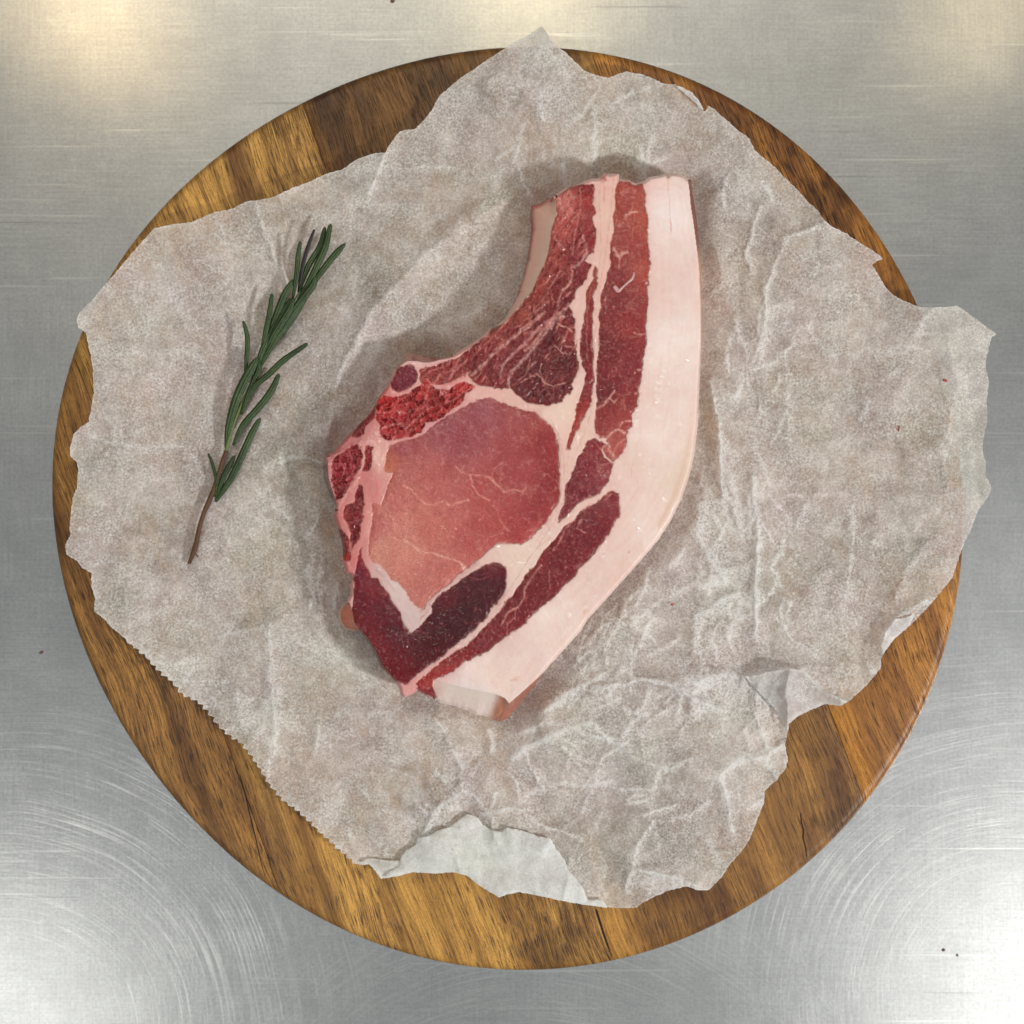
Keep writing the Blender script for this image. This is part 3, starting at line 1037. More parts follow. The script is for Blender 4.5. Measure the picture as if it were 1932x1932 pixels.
fat_an = A1('M', (1690, 300, (240, 220, 214)), (1690, 900, (240, 219, 210)), (1650, 1300, (238, 214, 204)), (1600, 1700, (236, 210, 199)),
            (1760, 1500, (228, 204, 186)), (1200, 1200, (232, 200, 184)), (1380, 300, (228, 186, 170)), (1400, 140, (226, 178, 166)),
            (1340, 500, (224, 180, 166)), (330, 1400, (226, 176, 164)), (290, 1700, (214, 142, 134)), (850, 1100, (222, 172, 160)),
            (1000, 1170, (222, 178, 166)), (1200, 1500, (226, 190, 176)), (1300, 1600, (228, 190, 178)), (1000, 1860, (230, 204, 188)),
            (430, 2000, (214, 192, 184)), (500, 2150, (206, 180, 176)), (370, 1900, (206, 172, 166)), (500, 965, (220, 176, 166)), (620, 1230, (206, 150, 150)),
            (550, 960, (214, 160, 156)), (200, 1290, (170, 72, 78)), (130, 1560, (160, 70, 78)), (160, 1720, (180, 84, 84)),
            (215, 1870, (196, 96, 92)), (330, 1140, (192, 72, 70)), (440, 1115, (206, 116, 112)), (620, 1205, (204, 116, 118)),
            (265, 1480, (196, 106, 104)), (100, 1400, (180, 96, 96)), (250, 1620, (206, 118, 112))) + \
    A1('N', (1200, 1000, (234, 208, 196)), (800, 1150, (236, 214, 204)), (1100, 900, (238, 214, 204)), (900, 900, (216, 176, 166)),
       (650, 1090, (214, 168, 164)), (480, 1220, (212, 144, 140)), (760, 1290, (226, 214, 214)), (900, 1200, (236, 208, 196)))

# --- muscles: outline, colours
MUS = []


def muscle(name, poly, an, label=None, bulge=.35, rough=.0, orange=.5):
    MUS.append((name, poly, an, label, bulge, rough, orange))


muscle('rib_muscle', P('T1', (410, 400), (500, 300), (640, 250), (760, 225), (795, 260), (800, 340), (785, 430), (812, 530), (780, 610), (820, 700),
                       (818, 850), (790, 930), (740, 965), (705, 1010), (770, 1060), (750, 1130), (730, 1180), (680, 1260), (610, 1330),
                       (600, 1400), (555, 1450), (525, 1480), (580, 1540), (605, 1640), (605, 1750), (590, 1830), (600, 1932)) +
       P('M', (1243, 860), (1250, 930), (1254, 990), (1236, 1040), (1222, 1100), (1180, 1142), (1110, 1167), (1040, 1152), (970, 1125),
         (940, 1090), (905, 1092), (850, 1084), (790, 1072), (768, 1045), (750, 1022)) +
       P('T2', (1600, 480), (1500, 540), (1400, 590), (1320, 612), (1230, 600), (1100, 590), (1075, 540), (1070, 460), (1130, 430), (1200, 440),
         (1300, 390), (1450, 345), (1500, 300), (1620, 220), (1740, 130), (1850, 20)) +
       P('M', (925, 780), (975, 720), (1020, 660)) +
       P('T1', (60, 1440), (170, 1330), (230, 1180), (290, 1060), (330, 950), (350, 800), (370, 680), (410, 560)),
       A1('M', (1190, 230, (186, 106, 100)), (1290, 200, (146, 44, 46)), (1200, 350, (178, 92, 84)), (1300, 400, (142, 40, 50)),
          (1160, 500, (166, 82, 74)), (1230, 470, (134, 46, 56)), (1270, 540, (124, 34, 46)), (1080, 620, (158, 74, 62)), (1150, 620, (124, 36, 46)),
          (1000, 740, (152, 70, 58)), (1080, 760, (116, 32, 42)), (1200, 720, (112, 26, 38)), (900, 840, (150, 68, 64)), (960, 880, (130, 44, 52)),
          (1140, 860, (98, 16, 30)), (1200, 960, (108, 24, 34)), (1050, 1000, (98, 18, 32)), (1080, 1110, (106, 22, 36)), (880, 1000, (124, 40, 46)),
          (830, 1040, (132, 40, 44)), (700, 970, (146, 58, 62)), (620, 1020, (156, 70, 68)), (560, 1030, (160, 80, 78)), (1225, 850, (140, 44, 46))),
       'long dark rib muscle with white seams', .45, .4)
muscle('muscle', P('T2', (905, 425), (960, 402), (1010, 420), (1050, 470), (1058, 540), (1040, 590), (990, 650), (920, 680), (850, 682), (800, 655),
                   (790, 600), (812, 540), (832, 480), (862, 435)),
       A1('T2', (900, 480, (122, 28, 44)), (1000, 480, (128, 50, 70)), (930, 620, (122, 34, 54))), 'small dark muscle on the bone corner', .3, .3)
muscle('bone_marrow', P('T2', (665, 765), (720, 722), (850, 735), (1000, 680), (1090, 625), (1150, 545), (1195, 610), (1280, 660), (1380, 665), (1480, 590),
                        (1560, 580), (1640, 635), (1560, 700), (1500, 800), (1400, 845), (1330, 930), (1240, 990), (1140, 1000),
                        (1080, 1090), (1000, 1150), (930, 1150), (760, 1172), (690, 1130), (668, 1070), (680, 1020), (625, 960),
                        (640, 880), (650, 820)),
       A1('T2', (730, 770, (206, 52, 48)), (1000, 740, (176, 52, 60)), (1150, 660, (206, 88, 76)), (1250, 700, (128, 14, 20)), (1350, 800, (180, 52, 56)),
          (1500, 640, (196, 70, 64)), (900, 900, (176, 44, 58)), (760, 1100, (180, 60, 68)), (1150, 930, (186, 44, 48)), (1220, 830, (132, 10, 20)),
          (1350, 880, (196, 72, 66)), (1050, 1040, (188, 52, 50)), (960, 990, (136, 12, 30))),
       'bright red spongy cut bone', .1, 1.0)
muscle('bone_rim', P('T2', (640, 830), (615, 930), (530, 1030), (520, 1105), (430, 1150), (395, 1150), (395, 1090), (470, 1005), (560, 915)),
       A1('T2', (560, 960, (140, 28, 40)), (450, 1100, (120, 14, 26))), 'dark red rim of the cut bone', .1, .3)
muscle('bone_marrow', P('T2', (195, 1380), (280, 1300), (390, 1230), (480, 1205), (505, 1240), (508, 1330), (488, 1430), (440, 1520), (380, 1620), (330, 1690),
                        (285, 1760), (228, 1790), (208, 1700), (200, 1580), (188, 1470)),
       A1('T2', (300, 1340, (160, 44, 56)), (420, 1300, (140, 24, 44)), (290, 1450, (166, 36, 56)), (380, 1550, (132, 16, 36)), (260, 1680, (130, 18, 36)), (230, 1560, (156, 40, 56))),
       'dark red spongy bone end on the left edge', .1, .8)
muscle('bone_marrow', P('T2', (525, 1220), (595, 1250), (592, 1440), (560, 1485), (500, 1485), (528, 1390), (530, 1290)),
       A1('T2', (560, 1300, (150, 36, 40)), (545, 1440, (150, 20, 40))), 'thin red bone strip beside the white membrane', .1, .5)
muscle('bone_marrow', P('T3', (421, -128), (452, -90), (480, 60), (500, 75), (462, 130), (472, 200), (452, 300), (440, 380), (420, 440), (390, 510), (352, 560),
                        (342, 480), (330, 420), (340, 360), (300, 290), (275, 230), (270, 170), (285, 100), (330, 70), (375, 50), (392, -20)),
       A1('T3', (390, 0, (128, 14, 34)), (340, 120, (116, 8, 18)), (400, 150, (134, 12, 30)), (275, 160, (176, 74, 60)), (400, 350, (118, 4, 28)), (370, 480, (120, 8, 30))),
       'dark blood-red bone pocket on the left edge', .1, .5)
muscle('bone_rim', P('T3', (225, 325), (270, 335), (310, 400), (332, 470), (350, 590), (335, 660), (275, 665), (255, 560), (245, 440)),
       A1('T3', (280, 400, (120, 16, 36)), (300, 550, (128, 14, 30)), (300, 640, (170, 40, 30))), 'narrow red edge below the bone pocket', .1, .5)
muscle('loin_eye', P('T2', (740, 1290), (775, 1225), (880, 1182), (1000, 1172), (1100, 1130), (1180, 1050), (1300, 970), (1420, 880), (1550, 825),
                     (1700, 755), (1790, 740)) +
       P('M', (920, 1150), (1000, 1183), (1050, 1192), (1100, 1228), (1140, 1270), (1160, 1330), (1168, 1400), (1172, 1480), (1170, 1560),
         (1155, 1620), (1120, 1680), (1080, 1730), (1030, 1782), (990, 1800), (940, 1802), (885, 1797)) +
       P('T3', (1790, 500), (1710, 570), (1625, 650), (1530, 725), (1475, 770), (1350, 868), (1250, 958), (1160, 1038), (1090, 1108),
         (1060, 1148), (1020, 1138), (960, 1058), (900, 980), (830, 900), (765, 830), (720, 780), (640, 705), (560, 660), (525, 600),
         (528, 500), (545, 300), (560, 90)) +
       P('T2', (640, 1815), (665, 1830), (700, 1850), (722, 1750), (742, 1640), (790, 1540), (800, 1500), (735, 1500), (722, 1400)),
       A1('T2', (900, 1250, (154, 70, 78)), (1300, 1050, (148, 72, 80)), (1700, 900, (150, 74, 82)), (1500, 1200, (150, 68, 76)), (900, 1500, (174, 94, 92)),
          (800, 1450, (190, 110, 84)), (1200, 1600, (174, 84, 80)), (850, 1800, (182, 98, 92)), (1700, 1650, (168, 74, 72))) +
       A1('M', (1000, 1250, (150, 66, 70)), (1100, 1330, (140, 42, 44)), (1140, 1500, (138, 40, 46)), (1000, 1450, (156, 62, 66)), (1050, 1650, (146, 46, 50)),
          (950, 1720, (164, 66, 66)), (850, 1700, (172, 80, 76)), (1000, 1770, (166, 66, 66)), (1040, 1270, (158, 62, 58))) +
       A1('T3', (620, 200, (186, 106, 98)), (850, 250, (200, 124, 112)), (750, 430, (198, 126, 114)), (640, 580, (196, 128, 112)), (950, 600, (196, 122, 108)),
          (1200, 350, (188, 102, 92)), (850, 750, (192, 116, 104)), (1200, 750, (184, 104, 96)), (1050, 950, (186, 110, 100)), (1500, 450, (174, 82, 78)),
          (1350, 650, (182, 100, 92)), (600, 330, (178, 94, 92)), (1000, 120, (186, 104, 94))),
       'large pale pink eye of the loin', .5, .0)
muscle('dark_muscle', P('T3', (460, 515), (440, 600), (470, 660), (520, 740), (560, 832), (620, 840), (680, 920), (735, 990), (760, 1060), (800, 1130),
                        (850, 1190), (870, 1260), (900, 1330), (950, 1390), (1030, 1340), (1100, 1260), (1160, 1170), (1160, 1110),
                        (1260, 1000), (1350, 920), (1480, 842), (1570, 775), (1660, 712), (1770, 675), (1860, 690), (1910, 730),
                        (1925, 820), (1920, 920), (1870, 1040), (1760, 1140), (1712, 1240), (1600, 1350), (1480, 1450), (1350, 1560),
                        (1200, 1670), (1060, 1780), (930, 1880), (880, 1900), (800, 1875), (700, 1782), (620, 1700), (560, 1570),
                        (490, 1470), (420, 1370), (378, 1280), (358, 1150), (370, 1000), (380, 850), (390, 700), (420, 580)),
       A1('T3', (430, 650, (126, 40, 56)), (460, 800, (104, 20, 42)), (600, 950, (116, 22, 40)), (450, 1050, (98, 18, 36)), (700, 1150, (92, 12, 32)),
          (500, 1350, (104, 26, 36)), (800, 1400, (84, 14, 32)), (650, 1550, (104, 20, 34)), (900, 1700, (98, 12, 30)), (800, 1800, (104, 16, 36)),
          (1100, 1500, (74, 12, 30)), (1350, 1300, (66, 10, 28)), (1500, 1150, (60, 10, 28)), (1700, 900, (70, 12, 30)), (1800, 740, (100, 16, 34)),
          (1350, 1050, (92, 16, 34)), (1850, 950, (74, 8, 28)), (1050, 1650, (82, 8, 26)), (1600, 1250, (72, 10, 28))),
       'hook-shaped very dark red muscle', .4, .0, .3)
muscle('seam_muscle', P('T1', (800, 1075), (830, 1110), (830, 1180), (812, 1280), (792, 1400), (790, 1600), (782, 1800), (775, 1932)) +
       P('M', (1318, 860), (1325, 950), (1328, 1050), (1310, 1150), (1280, 1230), (1240, 1300), (1218, 1360), (1200, 1365), (1215, 1300),
         (1240, 1230), (1255, 1150), (1285, 1070), (1290, 1020), (1268, 980), (1262, 900), (1268, 820)) +
       P('T1', (655, 1740), (700, 1550), (722, 1400), (740, 1280), (790, 1180)),
       A1('M', (1320, 600, (150, 70, 58)), (1300, 750, (138, 46, 52)), (1295, 900, (126, 34, 46)), (1300, 1050, (140, 46, 52)), (1250, 1250, (168, 70, 64))),
       'thin red strip between two fat seams', .3, .2)
muscle('belly_muscle', P('T1', (1050, 200), (1012, 280), (1010, 500), (990, 700), (962, 850), (965, 1050), (920, 1230), (872, 1360), (850, 1600), (838, 1932)) +
       P('M', (1343, 920), (1340, 1050), (1338, 1150), (1332, 1290), (1350, 1312), (1385, 1320), (1395, 1340), (1368, 1362), (1380, 1400), (1412, 1416),
         (1440, 1400), (1468, 1368), (1482, 1330), (1482, 1280), (1500, 1260), (1506, 1200), (1530, 1150), (1536, 1090), (1548, 1030), (1550, 950),
         (1566, 910), (1565, 840)) +
       P('T1', (1322, 1810), (1325, 1750), (1330, 1650), (1322, 1560), (1345, 1400), (1358, 1150), (1355, 900), (1340, 600), (1312, 450), (1330, 350), (1300, 232), (1220, 250), (1150, 215)),
       A1('M', (1490, 200, (172, 86, 78)), (1480, 400, (164, 78, 74)), (1560, 300, (176, 92, 76)), (1440, 560, (142, 60, 62)), (1540, 560, (170, 84, 74)), (1440, 700, (136, 52, 56)),
          (1500, 800, (156, 62, 62)), (1400, 900, (124, 36, 46)), (1500, 1000, (138, 50, 56)), (1390, 1100, (120, 32, 44)), (1470, 1150, (146, 56, 58)),
          (1380, 1230, (148, 52, 56)), (1450, 1220, (160, 72, 68)), (1450, 1330, (176, 96, 88)), (1400, 1380, (176, 92, 88))),
       'long streaky belly muscle beside the fat cap', .4, .15)
muscle('belly_muscle', P('M', (1325, 1312), (1350, 1325), (1385, 1345), (1362, 1365), (1372, 1405), (1412, 1425), (1414, 1470), (1395, 1510), (1360, 1562), (1290, 1592),
                         (1220, 1650), (1166, 1702), (1180, 1625), (1200, 1545), (1230, 1462), (1268, 1380), (1300, 1325)),
       A1('M', (1320, 1350, (138, 40, 52)), (1290, 1450, (136, 48, 62)), (1370, 1450, (150, 74, 78)), (1250, 1560, (122, 38, 52)), (1190, 1660, (130, 48, 60))),
       'short purple-red muscle wedge between fat seams', .4, .1)
muscle('lower_muscle', P('N', (1405, 330), (1440, 343), (1449, 400), (1440, 450), (1400, 520), (1345, 600), (1270, 680), (1220, 742), (1150, 812), (1080, 872),
                         (1000, 942), (920, 1002), (850, 1052), (760, 1103), (680, 1152), (640, 1178)) +
       P('T4', (480, 400), (430, 430), (430, 470), (465, 540), (470, 585), (380, 555), (305, 515), (295, 460), (350, 400), (420, 330), (520, 250), (620, 190), (720, 130), (790, 60)) +
       P('N', (870, 905), (905, 866), (950, 810), (1010, 722), (1070, 642), (1130, 572), (1180, 502), (1240, 452), (1300, 402), (1350, 362)),
       A1('N', (1380, 420, (136, 50, 58)), (1300, 500, (124, 32, 46)), (1150, 640, (122, 28, 42)), (1100, 740, (124, 26, 38)), (1000, 850, (122, 24, 36)), (1080, 620, (146, 46, 52)),
          (900, 950, (132, 42, 50)), (800, 1040, (126, 36, 44)), (700, 1080, (142, 48, 54)), (620, 1150, (160, 58, 56)), (560, 1210, (170, 60, 58)), (580, 1250, (120, 24, 44)), (560, 1180, (166, 60, 58))),
       'long dark red muscle streak above the lower fat', .4, .1)

SIDE_L = P('T1', (160, 470), (250, 440), (380, 372), (410, 410), (412, 560), (370, 680), (350, 800), (330, 950), (290, 1060), (230, 1180), (170, 1330), (60, 1440)) + \
    P('M', (1000, 690), (960, 735), (920, 780), (880, 800), (870, 790), (930, 740), (968, 680), (985, 640), (1010, 560), (1030, 440), (1040, 330))
END_F = P('T4', (440, 430), (560, 460), (760, 505), (960, 545), (1040, 580), (1075, 625), (1100, 690), (1060, 750), (1010, 775), (950, 768), (860, 728), (800, 722), (720, 680), (600, 640),
          (500, 620), (465, 560), (432, 480))
RIND = P('T4', (1075, 625), (1150, 560), (1250, 470), (1330, 400), (1370, 365), (1400, 400), (1300, 520), (1200, 640), (1080, 780), (1000, 790), (985, 770), (1030, 690), (1040, 600))
TAB = P('T3', (228, 1170), (260, 1108), (330, 1075), (355, 1150), (380, 1280), (430, 1365), (370, 1375), (280, 1355), (236, 1265))

# colours
col = idw(fat_an, U, V)
col = col * (1 + .08 * nz1[..., None] * np.array([.3, 1., 1.1])) * (1 + .06 * nzw[..., None] * np.array([.4, .8, 1.4])) * np.array([1.0, 1.03, 1.06]) * (1 + .03 * nz2[..., None])
# faint long layers in the fat, following the skin
dsk = np.minimum(-sd, 200)
col = col * (1 + (.05 * perlin(dsk / 7 + nzw, nzw * 2 + U * 0 + V / 190., 141))[..., None] * np.array([.3, 1, 1.1]))
lab = np.zeros(shp, int)
height = np.zeros(shp)
rough = np.zeros(shp)
wet = np.zeros(shp)
msd_all = np.full(shp, 99.)
LAB = {0: ('fat', 'smooth pinkish-white fat', None)}
for i, (name, poly, an, label, bulge, rg, orange) in enumerate(MUS):
    m = near(U, V, poly, 30)
    d = np.full(shp, 99.)
    d[m] = poly_sdf(wu[m], wv[m], poly)
    d = d + .8 * nz2
    msd_all = np.minimum(msd_all, d)
    c = idw(an, U, V, 3.0)
    # meat fibre and bundle mottling
    c = c * (1 + .13 * fbm(U / 1.9, V / 1.9, 250 + i, 1)[..., None])
    mot = .17 * nz1 + .17 * nz2 + .20 * nzw + .10 * fbm(U / 3.2, V / 3.2, 150 + i, 2)
    c = c * (1 + mot[..., None] * np.array([.6, 1.25, 1.2]))
    pale = sstep(.28, .6, fbm(U / 5, V / 13, 160 + i, 3)) * .22
    c = c * (1 - pale[..., None]) + lin((214, 150, 140)) * pale[..., None]
    if name == 'rib_muscle':      # long bundles running down-left
        al, ac_ = (U * -.55 + V * .83), (U * .83 + V * .55)
        bend = ac_ + 14 * perlin(al / 60, ac_ / 60, 191)
        st_ = fbm(bend / 7, al / 55, 192, 3)
        c = c * (1 + .62 * st_[..., None] * np.array([.8, 1.3, 1.2]))
        ps_ = sstep(.16, .42, fbm(bend / 6, al / 40, 193, 3)) * sstep(.05, .3, fbm(U / 40, V / 40, 194, 2) + .12) * .75
        c = c * (1 - ps_[..., None]) + lin((206, 138, 128)) * ps_[..., None]
        height += np.where(d < 0, .35 * st_, 0)
    elif name in ('belly_muscle', 'lower_muscle', 'seam_muscle'):
        st_ = fbm(U / 6, V / 22, 195 + i, 3)
        c = c * (1 + .18 * st_[..., None] * np.array([.7, 1.3, 1.2]))
        ps_ = sstep(.30, .5, fbm(U / 5, V / 9, 205 + i, 3)) * .5
        c = c * (1 - ps_[..., None]) + lin((206, 130, 120)) * ps_[..., None]
    # marbling: thin branching level lines of warped noise, at two sizes
    mb = {'loin_eye': .42, 'belly_muscle': .34, 'lower_muscle': .32, 'rib_muscle': .40, 'dark_muscle': .10, 'seam_muscle': .2}.get(name, 0.)
    if mb:
        wx, wy = U + 8 * fbm(U / 20, V / 20, 301, 3), V + 8 * fbm(U / 20, V / 20, 302, 3)
        n_a = np.abs(fbm(wx / 42, wy / 42, 303 + i, 4))
        n_b = np.abs(fbm(wx / 18, wy / 18, 304 + i, 3))
        br = .5 + 1.0 * fbm(U / 24, V / 24, 305 + i, 3)
        am = np.clip(mb * (np.exp(-n_a / .022) * np.clip(br, 0, 1) + .6 * np.exp(-n_b / .03) * np.clip(br - .15, 0, 1)), 0, .8)[..., None]
        c = c * (1 - am) + lin((222, 160, 146)) * am
    # thin orange-brown margin where lean meets fat
    e = np.exp(-np.clip(-d, 0, None) / 2.2) * orange * (d < .5)
    c = c * (1 - .30 * e[..., None]) + lin((176, 92, 66)) * .30 * e[..., None]
    c = np.clip(c, .003, 1) ** (1.05 if name == 'loin_eye' else 1.22) * 1.08
    if name == 'dark_muscle':
        c = c * np.array([1.45, .85, .95])
    if name == 'loin_eye':
        c = c * np.array([1.0, 1.05, 1.07])
    if name == 'bone_marrow':
        c = c * np.array([.86, .66, .80])
    wdt = 1.5 + 2.6 * sstep(-.1, .5, nz1)
    a = sstep(1., -1., d / wdt)[..., None]
    col = col * (1 - a) + c * a
    lab[d < 0] = i + 1
    LAB[i + 1] = (name, label, None)
    pk = (.38 * np.exp(-np.clip(d, 0, None) / 4.5) * (d > 0) * (d < 30) * (lab == 0) * (.6 + .8 * nz1))[..., None]
    col = col * (1 - pk) + lin((218, 146, 140)) * pk
    ins = np.clip(-d, 0, 40)
    height += np.where(d < 0, bulge * (1 - np.exp(-ins / 9)), 0) - .12 * np.exp(-np.abs(d) / 3.)
    height += np.where(d < 0, .14 * fbm(U / 4.5, V / 4.5, 260 + i, 3) + .22 * fbm(U / 16, V / 16, 280 + i, 2), 0)
    if rg > 0:
        f1, f2, cv = worley(U / 15 + .7 * nz1, V / 11 + .7 * nz2, 170 + i)
        rid = np.exp(-(f2 - f1) * 7)
        mm = (d < 0) * rg
        height += mm * (.75 * rid - .9 * sstep(.2, .8, cv) * (1 - rid) + .25 * nz2)
        kk = np.clip(mm * rid * .42, 0, 1)[..., None] * (1.0 if rg > .45 else .35)
        col = col * (1 - kk) + lin((218, 118, 112)) * kk
        dk = np.clip(mm * sstep(.35, .9, cv) * (1 - rid) * .5, 0, 1)[..., None]
        col = col * (1 - dk) + lin((104, 8, 20)) * dk
    wet = np.where(d < 0, 1., wet)


def vein(pts, w, c, amt=.85, hgt=.10, wob=2.5, sub=None):
    global col, height
    m = near(U, V, pts, 20)
    d = line_dist(U[m] + wob * fbm(U[m] / 8, V[m] / 8, 181, 3), V[m] + wob * fbm(U[m] / 8, V[m] / 8, 182, 3), pts)
    ww = w * (.75 + .8 * np.clip(fbm(U[m] / 12, V[m] / 12, 183, 2) + .3, 0, 1.2))
    a = amt * .88 * sstep(1.75, .25, d / ww) * np.clip(.75 + .9 * fbm(U[m] / 9, V[m] / 9, 184, 2), .25, 1)
    col[m] = col[m] * (1 - a[:, None]) + lin(c) * a[:, None]
    height[m] += hgt * a


